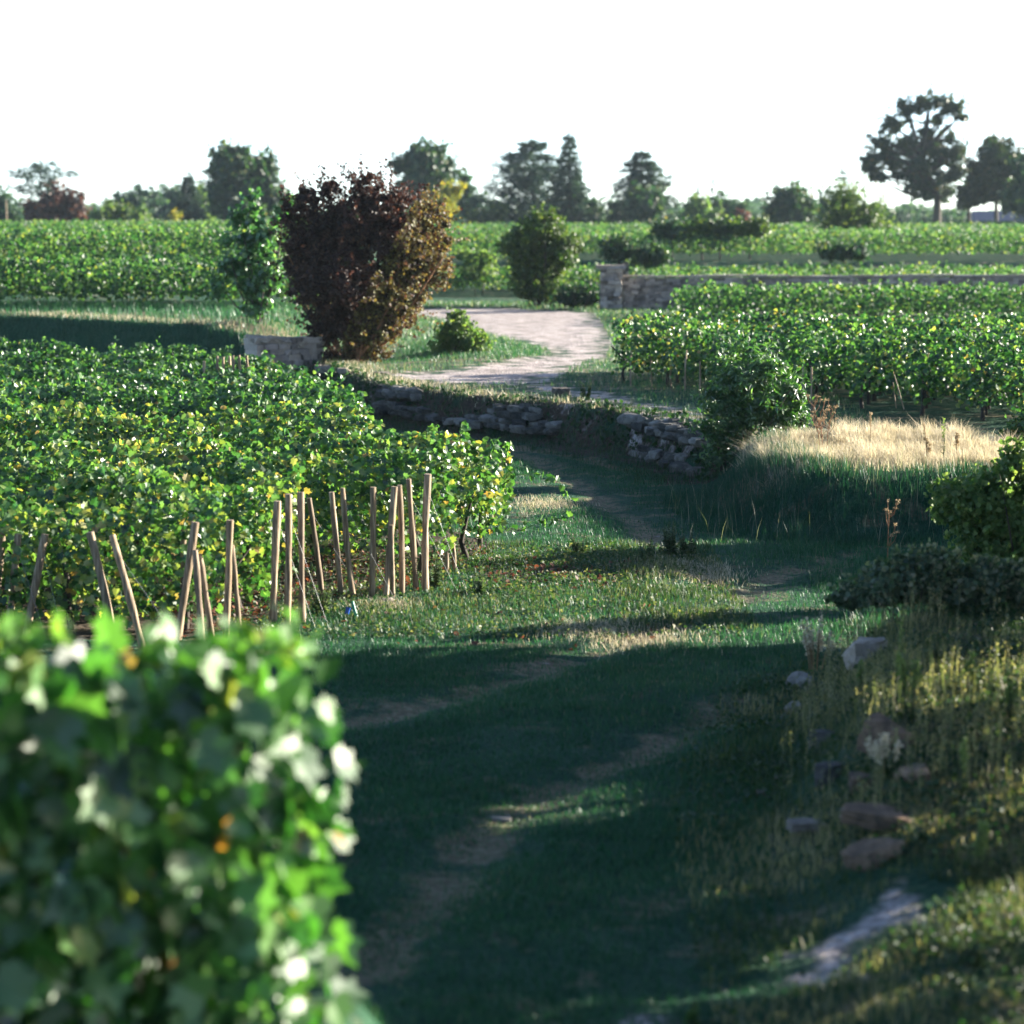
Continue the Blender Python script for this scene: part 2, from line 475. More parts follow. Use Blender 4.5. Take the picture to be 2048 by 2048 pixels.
def masks(x, y):
    gr = np.zeros_like(x)
    for P in ROADS: gr = np.maximum(gr, .9 * pmask(x, y, P, 1.3))
    tr = pmask(x, y, TRACK, .40) * np.clip(.15 + 1.5 * fbm(x * 2.4, y * 2.4, 88), 0, 1)
    bare = np.zeros_like(x)
    rut = np.zeros_like(x)
    for R_ in RUTS: rut = np.maximum(rut, np.exp(-(dline(x, y, R_) / .34) ** 2))
    bare = np.maximum(bare, .10 * rut)
    # litter and soil at the row ends and under the rows
    bare = np.maximum(bare, .62 * np.exp(-((x - .3) / 1.1) ** 2 - ((y - 25.3) / .9) ** 2))
    bare = np.maximum(bare, .9 * (inpoly(x, y, [(-30, 21), (-2.9, 21.2), (-.9, 24.6), (-.1, 27.5), (-1.8, 31), (-3.5, 44), (-8, 50), (-30, 50)])))
    bare = np.maximum(bare, .45 * np.exp(-((x + .2) / .8) ** 2 - ((y - 33) / 3) ** 2))
    # steep bank faces show earth
    d = dline(x, y, LOW, True)
    bare = np.maximum(bare, .62 * ((d < .5) & (y > 34) & (y < 53)))
    dry = .25 + .35 * (fbm(x * .7, y * .7, 31) - .4)
    dry = np.maximum(dry, .62 * rut)
    up = ~inpoly(x, y, LOW)
    dry = np.maximum(dry, .85 * (up & (d > .35) & (d < 1.3) & (y > 34) & (y < 60)))
    dry = np.maximum(dry, .9 * np.exp(-((x - 4.4) / 2.1) ** 4 - ((y - 31.5) / 1.8) ** 4) * up)
    dry = np.maximum(dry, .50 * up * sstep(.1, 1.1, d) * ((x > 0) & (y < 26)))
    dry = np.maximum(dry, .8 * (up & (x < -4) & (d > .9) & (d < 3.5) & (y > 53)))
    dry = np.where((x < -4.6) & (y > 52) & (d < .95), -.4, dry)
    dry = np.maximum(dry, .5 * (up & (x > -4.6) & (y > 44) & (y < 90) & (x > -5)))
    return gr, tr, bare, dry


def build_ground():
    ys = np.concatenate([np.linspace(-60, 5, 14)[:-1], np.arange(5, 64, .085), np.geomspace(64, 1500, 190)])
    t = np.linspace(-1, 1, 560)
    tt = .35 * t + .65 * t ** 3
    hw = np.interp(ys, [-60, 5, 60, 1500], [60, 12, 45, 900])
    X = tt[None, :] * hw[:, None]; Y = np.repeat(ys[:, None], len(t), 1)
    Z = terr(X, Y)
    ny, nx = X.shape
    gr, tr, bare, dry = masks(X, Y)
    i = np.arange(ny * nx).reshape(ny, nx)
    F = np.stack([i[:-1, :-1], i[:-1, 1:], i[1:, 1:], i[1:, :-1]], -1).reshape(-1, 4)
    V = np.stack([X, Y, Z], -1).reshape(-1, 3)
    cls = np.zeros((ny - 1, nx - 1), int)
    cls[gr[:-1, :-1] > .5] = 1
    cls[tr[:-1, :-1] > .5] = 2
    cls = cls.ravel()
    for c, nm in enumerate(['ground', 'dirt_road', 'gravel_path']):
        f = F[cls == c]
        used, inv = np.unique(f, return_inverse=True)
        mb = MB(); mb.add(V[used], inv.reshape(-1, 4), .5, True)
        o = mb.build(nm, M['ground'])
        for a, arr in (('bare', bare), ('dry', dry), ('gravel', np.maximum(gr, tr))):
            at = o.data.attributes.new(a, 'FLOAT', 'POINT'); at.data.foreach_set('value', arr.ravel()[used].astype(np.float32))
        tag(o, kind='structure')
        if nm == 'dirt_road': tag(o, 'pale dirt road winding past the purple bush to the wall', 'road')
        if nm == 'gravel_path': tag(o, 'shaded strip of pale gravel at the bottom right', 'path')


build_ground()
ORD = ['first', 'second', 'third', 'fourth', 'fifth', 'sixth', 'seventh', 'eighth', 'ninth', 'tenth', 'eleventh', 'twelfth', 'thirteenth', 'fourteenth',
       'fifteenth', 'sixteenth', 'seventeenth', 'eighteenth', 'nineteenth', 'twentieth', 'twenty-first', 'twenty-second', 'twenty-third', 'twenty-fourth', 'twenty-fifth', 'twenty-sixth', 'twenty-seventh', 'twenty-eighth']


def HIT(u, v):                    # first ground point seen under a photo pixel
    x, y, w = ray(u, v)
    t = np.arange(9.0, 120, .03)
    X, Y, Z = x * t, y * t, EYE + w * t
    k = np.argmax(Z < terr(X, Y))
    return float(X[k]), float(Y[k]), float(terr(X[k], Y[k]))


# ------------------------------------------------------------------ vine rows
def row_pts(x0, x1, y0, dens, H, W, lo, seed, skew=0.0, ytil=0.0, leaf=.1):
    L_ = x1 - x0
    n = int(L_ * dens)
    s = x0 + RNG.random(n) * L_
    Ht = H * (.86 + .26 * vn(s * 1.1, s * 0 + seed, seed) + .12 * (vn(s * 5, s * 0, seed + 3) - .5))
    h = lo + (Ht - lo) * RNG.random(n) ** .75
    rel = (h - lo) / (H - lo)
    prof = W * (.75 + .5 * np.sin(np.clip(rel, 0, 1) * math.pi) ** .7) * (.6 + .8 * vn(s * 1.7, h * 2.5, seed + 7))
    u = RNG.random(n) ** .45 * np.where(RNG.random(n) < .5, -1, 1)
    o = prof * u * np.sqrt(np.clip(1.15 - rel ** 3, .12, 1))
    y = y0 + ytil * (s - x1) + o
    N = np.stack([RNG.normal(size=n) * .45 + .1, np.sign(o) * .7 + RNG.normal(size=n) * .5, .08 + rel * .35 + RNG.normal(size=n) * .45], 1)
    P = np.stack([s, y, h], 1)
    # shoots above the hedge
    k = int(L_ * 1.4)
    for _ in range(k):
        sx = x0 + RNG.random() * L_; m = RNG.integers(5, 10)
        hh = RNG.random() * .22 + .08
        q = np.linspace(0, 1, m)
        dx, dy = RNG.normal(size=2) * .12
        pz = H * .95 + q * hh
        P = np.vstack([P, np.stack([sx + dx * q + RNG.normal(size=m) * .02, y0 + ytil * (sx - x1) + dy * q + RNG.normal(size=m) * .02, pz], 1)])
        N = np.vstack([N, RNG.normal(size=(m, 3)) + [0, 0, .4]])
    P[:, 2] += terr(P[:, 0], P[:, 1] * 0 + y0)
    return P, N


def vine_row(x0, x1, y0, dens, leaf, T, mat, label, group, yel=.06, H=1.15, W=.27, lo=.25, ytil=0.0, trunks=True, posts=False, seed=1):
    zc = float(terr(x1, y0))
    r = thing('vine_row', label, 'vine row', (x1, y0, zc), group)
    P, N = row_pts(x0, x1, y0, dens, H, W, lo, seed, ytil=ytil)
    n = len(P)
    t = RNG.random(n) ** (.75 if yel > .1 else 1.15) * (.91 if yel > .1 else .84)
    pat = fbm(P[:, 0] * .8, P[:, 2] * 2 + y0, 40 + seed)
    yy = RNG.random(n) < yel * (2.0 * np.clip(pat - .25, 0, 1) * 2)
    t[yy] = .86 + .14 * RNG.random(yy.sum())
    mb = MB(); leaves(mb, P - [x1, y0, zc], N, leaf * (.7 + .6 * RNG.random(n)), T, t)
    mb.build('foliage', mat, r)
    if trunks:
        xs = np.arange(x1 - .35, x0, -1.0)
        if len(xs) > 12: xs = xs[:12]
        for x in xs:
            m2 = MB(); z = float(terr(x, y0)) - zc
            yy0 = ytil * (x - x1)
            q = np.array([[x - x1, yy0, z - .05], [x - x1 + RNG.normal() * .03, yy0 + RNG.normal() * .03, z + .2], [x - x1 + RNG.normal() * .05, yy0 + RNG.normal() * .03, z + .42], [x - x1 + RNG.normal() * .12, yy0, z + .7]])
            tube(m2, q, [.035, .028, .024, .012], 6, rough=.5)
            m2.build('trunk', M['bark'], r)
    return r


def dup(r, loc, label, group=None):
    c = r.copy(); COL.objects.link(c); c.location = loc
    if label: c['label'] = label
    if group: c['group'] = group
    for ch in list(r.children):
        d = ch.copy(); COL.objects.link(d); d.parent = c
        for g in list(ch.children):
            e = g.copy(); COL.objects.link(e); e.parent = d
    return c


def left_end(y):
    return np.interp(y, [21.0, 21.8, 22.4, 23.4, 24.3, 25.2, 26.7, 28.2, 29.3, 30, 32, 35, 38.7, 42, 45, 47.5, 49.5],
                     [-2.95, -2.5, -2.15, -2.15, -2.0, -.62, .0, .0, -.65, -1.5, -1.85, -2.1, -2.6, -3.55, -4.5, -5.9, -8.0])


YS = [21.75]
while YS[-1] < 49.6:
    YS.append(YS[-1] + (1.75 if 27.9 < YS[-1] < 28.9 or 32.4 < YS[-1] < 33.5 else 1.17))
YS.pop()
for k, y in enumerate(YS):
    xe = float(left_end(y)); x0 = -.255 * y - .3
    near = y < 31
    yel = .17 if y < 33.8 else .02
    where = ORD[k] + ' vine row behind the wooden stakes' if k < 11 else ORD[len(YS) - 1 - k] + ' vine row of the left block counted from its far end'
    look = 'yellowing leafy ' if y < 33.8 else 'deep green leafy '
    if k == 0: where = 'vine row right behind the front stakes'
    if k == 5: where = 'vine row with its trailing end nearest the grassy track'; look = 'bushy '
    vine_row(x0, xe, y, 860 if near else 680, .067 if near else .071, LOB if y < 26.5 else HEX, M['vine'], look + where, 'vine rows left of the track',
             yel=yel, ytil=0.0 if k == 0 else .16, H=1.16 if y > 23 else 1.2, W=.27, trunks=y < 28, seed=k, lo=.10 if y < 23 else .25)

# trailing shoots hanging out of the row end onto the track
RE = [o for o in COL.objects if o.get('label', '').startswith('bushy vine row')][0]
for pts_ in ([(985, 985), (1030, 950), (1080, 945), (1120, 965), (1142, 1000)], [(990, 1050), (1040, 1062), (1090, 1040), (1135, 1035)], [(900, 890), (930, 865), (925, 850)], [(960, 930), (985, 900), (990, 885)], [(860, 880), (858, 860), (870, 850)]):
    W3 = np.array([AT(u, v, 26.6 + .1 * RNG.normal()) for u, v in pts_]); q = np.linspace(0, len(W3) - 1.001, 26); i_ = q.astype(int); P = W3[i_] + (W3[i_ + 1] - W3[i_]) * (q - i_)[:, None]
    m2 = MB(); leaves(m2, P + RNG.normal(size=P.shape) * .018 - np.array(RE.location), RNG.normal(size=P.shape) + [0, 0, .5], .055 + .035 * RNG.random(len(P)), LOB, .3 + .5 * RNG.random(len(P)))
    tube(m2, W3 - np.array(RE.location), .004, 5); m2.build('shoot', M['vine'], RE)

# right parcel, in front
k = 0
y = 36.4
while y < 50.2:
    xs_ = float(np.interp(y, [36.4, 45.8, 47.5, 50, 54], [7.3, 1.75, 2.1, 2.6, 3.2]))
    x1 = .225 * y + 1.0
    vine_row(xs_, x1, y, 640, .071, HEX, M['vine'], 'bright green vine row beside the dirt road, ' + ORD[k] + ' from the straw mound', 'vine rows right of the track',
             yel=.08, H=1.14, W=.31, lo=.22, trunks=y < 47, seed=60 + k)
    y += 1.1; k += 1
# parcel before the long wall
k = 0
y = 72.5
while y < 80.5:
    vine_row(float(np.interp(y, [72, 82], [4.6, 5.6])), .235 * y, y, 200, .12, QUAD, M['far_vine'], ORD[k] + ' vine row counted towards the long stone wall', 'vine rows before the long wall',
             H=.92, W=.33, trunks=False, seed=90 + k)
    y += 1.2; k += 1
# left parcel on the bank
k = 0
y = 62.9
while y < 69.3:
    vine_row(-.25 * y, -4.6 - .05 * (y - 63), y, 170, .13, QUAD, M['far_vine'], ORD[k] + ' vine row above the shaded bank, counted from its edge', 'vine rows on the bank',
             H=1.12, W=.33, trunks=False, seed=120 + k)
    y += 1.15; k += 1


def far_parcel(name, label, y0, y1, xa, xb, dens, leaf, sp, H=1.1):
    mb = MB(); y = y0
    while y < y1:
        a, b = xa(y), xb(y)
        P, N = row_pts(a, b, y, dens * np.interp(y, [80, 200], [1.0, .45]), H, .34, .3, int(y * 7) % 91)
        leaves(mb, P, N, leaf * np.interp(y, [80, 200], [1, 1.45]) * (.7 + .6 * RNG.random(len(P))), QUAD)
        y += sp * np.interp(y, [80, 200], [1, 1.6])
    return tag(mb.build(name, M['far_vine']), label, 'vineyard', kind='stuff')


far_parcel('distant_vineyard', 'light green vineyard filling the slope behind the long wall up to the treeline', 116, 205, lambda y: -.06 * y, lambda y: .24 * y, 95, .13, 1.3)
far_parcel('wall_vineyard', 'strip of vines between the long wall and the terrace behind it', 90, 106.5, lambda y: -3.6 if y > 96 else (3.4), lambda y: .24 * y, 150, .12, 1.25, H=.88)
far_parcel('upper_vineyard', 'upper left vineyard reaching the treeline above the bank vines', 77.5, 195, lambda y: -.25 * y, lambda y: -.061 * y, 120, .13, 1.25)

# near vine row, right in front of the lens
RNG = np.random.default_rng(515)
FG = thing('foreground_vine_row', 'large blurred vine foliage filling the lower left corner, nearest the camera', 'vine row', (-.7, 7.9, 1.0))
mb = MB()
n = 2300
s = -3.0 + RNG.random(n) * 2.45
h = RNG.random(n) * 1.36
top = 1.24 + .20 * (vn(s * 3.2, s * 0, 2) - .5) + .10 * (vn(s * 9, s * 0, 6) - .5)
edge = -.66 + .16 * np.clip(1.25 - h, 0, 1.3) + .20 * (vn(h * 4.5, h * 0, 8) - .5)
o = (RNG.random(n) ** .5) * np.where(RNG.random(n) < .62, -1, 1) * .26 * (.6 + .9 * vn(s * 2.5, h * 3, 4))
keep = (h < top) & (s < edge + .25 * (RNG.random(n) - .7))
yf = 7.9 + o + .42 * (s + .7)
P = np.stack([s, yf, 1.0 + h + .1644 * .42 * (-.7 - s)], 1)[keep]
m = len(P)
N = np.stack([.45 + RNG.normal(size=m) * .6, np.sign(o[keep]) * .5 + RNG.normal(size=m) * .5, .15 + RNG.normal(size=m) * .4], 1)
t = RNG.random(m) * .88; yy = RNG.random(m) < .045; t[yy] = .9 + .1 * RNG.random(yy.sum())
leaves(mb, P - [-.7, 7.9, 1.0], N, .075 + .095 * RNG.random(m), LOB, t)
# a few shoots above the top
for (sx, hh) in [(-.74, .17), (-1.5, .15), (-1.36, .12), (-.86, .14), (-1.62, .10), (-1.1, .08), (-.68, .08)]:
    q = np.linspace(0, 1, 9)
    leaves(mb, np.stack([sx + .05 * RNG.normal(size=9) * q, 7.9 + .42 * (sx + .7) + .05 * RNG.normal(size=9), 2.2 + hh * q + .07 * (-.7 - sx)], 1) - [-.7, 7.9, 1.0], RNG.normal(size=(9, 3)), .07 + .04 * RNG.random(9), LOB, .75 + .2 * RNG.random(9))
mb.build('foliage', M['fg_vine'], FG)
for x in (-.95, -1.9, -2.8):
    yb = 7.9 + .42 * (x + .7)
    m2 = MB(); tube(m2, np.array([[x, yb, .95], [x + .03, yb + .02, 1.25], [x - .04, yb - .02, 1.5], [x + .06, yb, 1.9]]) - [-.7, 7.9, 1.0], [.04, .032, .03, .02], 8, rough=.4)
    m2.build('trunk', M['bark'], FG)
for zz in (1.45, 1.95):
    m2 = MB(); tube(m2, np.array([[-3.0, 6.93, zz], [-.75, 7.88, zz]]) - [-.7, 7.9, 1.0], .0015, 5); m2.build('wire', M['wire'], FG)

# ------------------------------------------------------------------ stakes
ST = [  # top u,v  foot u,v  diameter  wire
    (6, 1062, -14, 1262, .075, 0), (37, 1068, 12, 1270, .075, 1), (90, 1068, 46, 1275, .08, 1), (180, 1064, 238, 1304, .08, 0), (224, 1070, 292, 1304, .07, 1),
    (367, 1040, 361, 1262, .06, 0), (391, 1044, 350, 1282, .08, 0), (390, 1100, 408, 1292, .06, 0), (399, 1108, 427, 1276, .06, 0), (460, 1040, 450, 1280, .07, 0),
    (464, 1090, 480, 1262, .055, 0), (555, 1002, 545, 1250, .08, 1), (577, 988, 573, 1258, .075, 1), (601, 984, 604, 1248, .07, 0), (618, 996, 646, 1187, .06, 1),
    (663, 984, 685, 1190, .065, 0), (685, 976, 709, 1195, .065, 1), (746, 974, 743, 1198, .07, 0), (789, 973, 769, 1198, .07, 0), (783, 1050, 787, 1196, .05, 0),
    (799, 970, 804, 1192, .065, 0), (817, 958, 834, 1184, .065, 1), (856, 948, 851, 1186, .08, 1), (892, 1084, 888, 1150, .05, 0), (905, 1081, 908, 1146, .05, 0)]


def stake(u1, v1, u0, v0, d, wire, label, group, Dfix=None, mat='wood'):
    fx, fy = G(u0, v0, 0.0)
    fz = float(terr(fx, fy))
    if Dfix: fx, fy, fz = AT(u0, v0, Dfix)
    T_ = AT(u1, v1, fy + RNG.normal() * .05)
    f = np.array([fx, fy, fz - .12]); L_ = T_ - f
    r = thing('vine_stake', label, 'stake', (fx, fy, fz), group)
    mb = MB(); q = np.linspace(0, 1, 8)
    bend = RNG.normal(size=3) * .008
    P = f + L_ * q[:, None] + bend * np.sin(q * math.pi)[:, None]
    kn = d * .43 * (1 + .10 * RNG.normal(size=8)); kn[-1] *= .93
    tube(mb, P - np.array([fx, fy, fz]), kn, 12, cap=True, rough=.12)
    mb.build('pole', M[mat], r)
    if wire:
        a = f + L_ * .88; b = np.array([fx + .42, fy - .35, 0])
        b[2] = float(terr(b[0], b[1]))
        m2 = MB(); tube(m2, np.stack([a, b]) - np.array([fx, fy, fz]), .0013, 4); m2.build('wire', M['wire'], r)
    return r


nn = len(ST)
SL = ['short stub of stake at the left picture edge, leaning right', 'stake leaning right, second from the left picture edge', 'thick stake leaning right with dark head, third from the left edge',
      'thick dark stake leaning hard left, nearest the camera', 'slim stake leaning hard left beside the thick dark one', 'straight stake hidden behind the crossed pair', 'tall stake leaning right across a crossed pair',
      'pale slim stake leaning left under the crossing', 'dark slim stake leaning left, right leg of the crossed trio', 'upright dark stake joined at the head by a slim prop', 'slim prop leaning left against the upright dark stake',
      'pale almost white stake with flat sawn top', 'straight tan stake right of the white one', 'dark upright stake with orange foot, right of the tan one', 'thin stake leaning left, right of the dark upright one',
      'knotty forked-looking stake leaning left, middle of the row', 'smooth stake leaning left just right of the knotty one', 'lone straight pale stake standing between two pairs', 'stake leaning right over a short prop',
      'short prop stake at the foot of the right-leaning stake', 'upright stake just right of the short prop', 'pale stake leaning left, next to the thick last one', 'thick yellowish upright stake, last tall one on the right',
      'short low post in the weeds, left one of two stubs', 'short low post in the weeds, right one of two stubs']
for s_, lb in zip(ST, SL):
    stake(*s_, 'weathered wooden ' + lb, 'vine stakes along the row ends')
BS = [(408, 722, 410, 790), (434, 712, 434, 790), (446, 714, 450, 790), (459, 712, 460, 790), (466, 711, 468, 790), (478, 710, 483, 790), (493, 711, 500, 790)]
for k_, s_ in enumerate(BS):
    stake(*s_, .055, 0, 'small sunlit stake above the far left vines, ' + ORD[k_] + ' from the left', 'far stakes above the left vines', Dfix=41.3)
# end posts of the right parcel
k_ = 0
for (u, v0, v1) in [(1262, 700, 775), (1303, 712, 775), (1343, 715, 782), (1370, 700, 790), (1398, 722, 795), (1470, 720, 800), (1497, 728, 800), (1604, 722, 815), (1625, 735, 830)]:
    x_, y_ = G(u, v1, .6)
    r = stake(u + RNG.normal() * 2, v0, u, v1, .036, 0, 'tan post under the right vine canopy, ' + ORD[k_] + ' from the dirt road corner', 'posts of the right vineyard', Dfix=y_ + .25)
    k_ += 1
for (a, b, lb) in [((1788, 748), (1808, 802), 'long thin stick leaning left against the dark right vines'), ((1786, 765), (1793, 800), 'short thin stick beside the long leaning one')]:
    stake(*a, *b, .02, 0, 'pale ' + lb, 'sticks before the right vines', Dfix=36.5)

# ------------------------------------------------------------------ walls and stones
def rock_mesh(mb, c, size, rz=0, tilt=(0, 0), flat=.25, tint=.5, sub=3, rough=.26):
    # rounded irregular block
    n = 6
    g = np.linspace(-1, 1, n)
    V = []; F = []; idx = {}
    def vid(p):
        key = tuple(np.round(p, 4))
        if key not in idx:
            idx[key] = len(V); V.append(p)
        return idx[key]
    for ax in range(3):
        for sg in (-1, 1):
            for i in range(n - 1):
                for j in range(n - 1):
                    q = []
                    for (a, b) in ((i, j), (i + 1, j), (i + 1, j + 1), (i, j + 1)):
                        p = [0, 0, 0]; p[ax] = sg; p[(ax + 1) % 3] = g[a]; p[(ax + 2) % 3] = g[b]
                        q.append(vid(tuple(p)))
                    F.append(q if sg > 0 else q[::-1])
    V = np.array(V, float)
    sph = norm(V) * 1.25
    W = V * (1 - flat) + sph * flat
    # chip some corners with random planes
    for _ in range(7):
        pn = norm(RNG.normal(size=3)); dd = .85 + .35 * RNG.random()
        ex = np.maximum(W @ pn - dd, 0); W = W - ex[:, None] * pn
    W = W * (1 + rough * (RNG.random((len(W), 1)) - .5) * .6)
    W = W * np.array(size) / 2
    cx, sx = math.cos(tilt[0]), math.sin(tilt[0]); cy, sy = math.cos(tilt[1]), math.sin(tilt[1]); cz, sz = math.cos(rz), math.sin(rz)
    Rx = np.array([[1, 0, 0], [0, cx, -sx], [0, sx, cx]]); Ry = np.array([[cy, 0, sy], [0, 1, 0], [-sy, 0, cy]]); Rz = np.array([[cz, -sz, 0], [sz, cz, 0], [0, 0, 1]])
    W = W @ (Rz @ Ry @ Rx).T + np.array(c)
    mb.add(W, F, tint)


def block(mb, c, half, yaw, tint):
    # cheap wall stone: chamfer-less jittered box
    V = np.array([(x, y, z) for x in (-1, 1) for y in (-1, 1) for z in (-1, 1)], float)
    V = V * half * (1 + .10 * RNG.normal(size=(8, 3)))
    cz, sz = math.cos(yaw), math.sin(yaw)
    V = V @ np.array([[cz, -sz, 0], [sz, cz, 0], [0, 0, 1]]).T + c
    mb.add(V, [(0, 1, 3, 2), (4, 6, 7, 5), (0, 4, 5, 1), (2, 3, 7, 6), (0, 2, 6, 4), (1, 5, 7, 3)], tint)


def stone_wall(P0, P1, H, thick, course, length, name, parent, mat, zb=None, ragged=0.0, cap=None):
    P0 = np.array(P0, float); P1 = np.array(P1, float)
    d = P1 - P0; L_ = np.linalg.norm(d); d /= L_; yaw = math.atan2(d[1], d[0])
    org = np.array(parent.location)
    nrm = np.array([-d[1], d[0]])
    mb = MB(); nc = int(round(H / course))
    for c in range(nc):
        s = -RNG.random() * length
        while s < L_:
            l = length * (.5 + 1.0 * RNG.random())
            a = max(s, 0); b = min(s + l, L_)
            if b - a > .03 and not (ragged and c > nc * (1 - ragged * vn(np.array(a * .8), np.array(0.), 3))):
                m_ = (a + b) / 2; p = P0 + d * m_
                z = float(terr(p[0], p[1])) if zb is None else zb
                off = RNG.normal() * .012
                cc = np.array([p[0] + nrm[0] * off, p[1] + nrm[1] * off, z - .05 + (c + .5) * course])
                block(mb, cc - org, np.array([(b - a) / 2 * .97, thick / 2 * (1 + .05 * RNG.normal()), course / 2 * (.93 + .06 * RNG.random())]), yaw, RNG.random())
            s += l
    # mortar core
    core = MB(); m_ = (P0 + P1) / 2
    z = float(terr(m_[0], m_[1])) if zb is None else zb
    block(mb, np.array([m_[0], m_[1], z + H * (.5 - .5 * ragged) - .06]) - org, np.array([L_ / 2 * .99, thick * .38, H * (.5 - .5 * ragged) * .97]), yaw, .1)
    return mb.build(name, mat, parent)


# long wall with gate pillars
px0, py0 = G(1222, 622, .6)
WL = thing('long_stone_wall', 'long dry stone wall with thin pale coping crossing behind the right vines', 'wall', (px0 + .6, py0 + .6, .6))
stone_wall((px0 + .42, py0 + .5), (px0 + 23, py0 + 2.6), 1.12, .42, .11, .30, 'wall_body', WL, M['wall_stone'])
mb = MB()
for a in np.arange(0, 22.4, .7):
    f_ = (a + .35) / 22.7
    p = np.array([px0 + .42 + 22.6 * f_, py0 + .5 + 2.1 * f_]); z = float(terr(p[0], p[1]))
    block(mb, np.array([p[0], p[1], z + 1.105]) - np.array(WL.location), np.array([.34, .26, .035]), math.atan2(2.1, 22.6), .7 + .3 * RNG.random())
mb.build('coping', M['stone'], WL)
PL = thing('gate_pillar', 'square stone gate pillar with flat cap at the left end of the long wall', 'pillar', (px0, py0, .6))
stone_wall((px0 - .36, py0), (px0 + .36, py0), 1.42, .75, .13, .33, 'pillar_shaft', PL, M['wall_stone'])
mb = MB(); z = float(terr(px0, py0)); block(mb, np.array([0, 0, z + 1.44 - .6]), np.array([.44, .44, .06]), 0, .5); mb.build('cap', M['wall_stone'], PL)
x2, y2 = G(1256, 617, .6)
PL2 = thing('gate_post', 'slender lit stone gate post behind the square pillar', 'post', (x2, y2 + 2.2, .6))
stone_wall((x2 - .1, y2 + 2.2), (x2 + .12, y2 + 2.2), 1.56, .22, .15, .26, 'post_shaft', PL2, M['stone'])
# short wall end on the left
WE = thing('ruined_wall_end', 'broken end of dry stone wall with pale cap left of the purple bush', 'wall', (-4.9, 52.4, 0))
stone_wall((-5.45, 52.1), (-4.15, 53.1), 1.15, .5, .12, .26, 'wall_body', WE, M['wall_stone'], zb=0.0, ragged=.15)
mb = MB()
for a in np.linspace(0, 1, 6):
    rock_mesh(mb, np.array([-5.3 + 1.1 * a, 52.2 + .85 * a, 1.13 - .10 * a]) - np.array(WE.location), (.42, .48, .14), rz=.6 + RNG.normal() * .2, tilt=(RNG.normal() * .1, .15 + RNG.normal() * .1), tint=.9)
mb.build('coping', M['stone'], WE)
# retaining wall of the sunken track (centre bank)
RW = thing('retaining_wall', 'shaded crumbling retaining wall of rough stones below the dirt road', 'wall', (.6, 41.0, 0))
mb = MB()
pts = LOW[LOW.index((2.65, 35.3)):LOW.index((-2.6, 46)) + 1]
seg = [np.linspace(pts[k], pts[k + 1], 16)[:-1] for k in range(len(pts) - 1)]
for p in np.concatenate(seg):
    for c in range(6):
        q_ = vn(np.array(p[0] * .9), np.array(c * .7), 21)
        if q_ < (.52 if p[0] > -.6 else .66): continue
        sz = .10 + .15 * RNG.random()
        x_ = p[0] + RNG.normal() * .06 + .05 * c * .5; y_ = p[1] + RNG.normal() * .06 + .07 * c * .6
        rock_mesh(mb, np.array([x_, y_, .05 + c * .10]) - np.array(RW.location), (sz * 1.4, sz, sz * .62), rz=RNG.normal() * .5 - .5, tilt=(RNG.normal() * .15, RNG.normal() * .15), tint=RNG.random())
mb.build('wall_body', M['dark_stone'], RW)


def stone(u, v, zg, size, label, rz=0, tilt=(0, 0), mat='stone', dz=0.0, D=None, flat=.15, name='stone', group='loose stones on the right bank'):
    if D is None:
        x_, y_, z_ = HIT(u, v)
    else:
        x_, y_, z_ = AT(u, v, D)
    z_ = z_ + dz * .55
    mb = MB(); rock_mesh(mb, (0, 0, 0), size, rz, tilt, flat=flat, tint=RNG.random())
    o = mb.build(name, M[mat]); o.location = (x_, y_, z_)
    return tag(o, label, 'stone', group)


stone(1735, 1335, .6, (.31, .3, .24), 'squarish grey rock with sunlit top left of the tall flower spike', rz=.2, dz=.16)
stone(1775, 1500, .6, (.31, .26, .22), 'wedge-shaped rock with a lit sloping edge, middle of the bank', rz=-.5, tilt=(.1, .35), mat='warm_stone', dz=.12)
stone(1730, 1575, .5, (.18, .2, .12), 'small ochre stone at the foot of the pale spikes, left one', mat='warm_stone', dz=.03)
stone(1828, 1560, .5, (.20, .2, .11), 'small rounded stone at the foot of the pale spikes, right one', mat='warm_stone', dz=.04)
stone(1758, 1668, .45, (.40, .22, .085), 'flat sunlit slab lying across the ochre block', rz=-.25, tilt=(.05, .12), mat='warm_stone', dz=.17, flat=.08)
stone(1748, 1722, .45, (.27, .22, .12), 'ochre block tipped under the flat slab', rz=.35, tilt=(.1, -.35), mat='warm_stone', dz=.05, flat=.08)
stone(1620, 1665, .3, (.24, .18, .06), 'thin grey slab left of the ochre slab', rz=.1, mat='stone', dz=.07, flat=.08)
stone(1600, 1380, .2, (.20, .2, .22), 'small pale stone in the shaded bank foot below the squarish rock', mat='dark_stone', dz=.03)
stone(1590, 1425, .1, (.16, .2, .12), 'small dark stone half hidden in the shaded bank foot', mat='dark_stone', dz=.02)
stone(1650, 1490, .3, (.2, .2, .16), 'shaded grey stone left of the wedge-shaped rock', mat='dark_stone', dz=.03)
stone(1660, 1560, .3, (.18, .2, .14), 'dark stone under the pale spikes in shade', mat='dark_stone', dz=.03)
stone(1560, 1562, .0, (.08, .06, .04), 'tiny pale pebble on the shaded grass, upper one', mat='stone', dz=.03)
stone(1520, 1595, .0, (.06, .06, .04), 'tiny pale pebble on the shaded grass, lower one', mat='stone', dz=.03)
stone(2035, 1845, .3, (.16, .12, .06), 'small ochre stone at the right picture edge', mat='warm_stone', dz=.03)
stone(1122, 795, .6, (.30, .3, .22), 'pale rock sitting on the bank edge below the dirt road', mat='stone', dz=.10, group='stones on the bank edge')
stone(780, 1208, 0, (.14, .12, .08), 'small pale stone in the sunlit grass before the stakes', mat='stone', dz=.02, group='stones by the stakes')
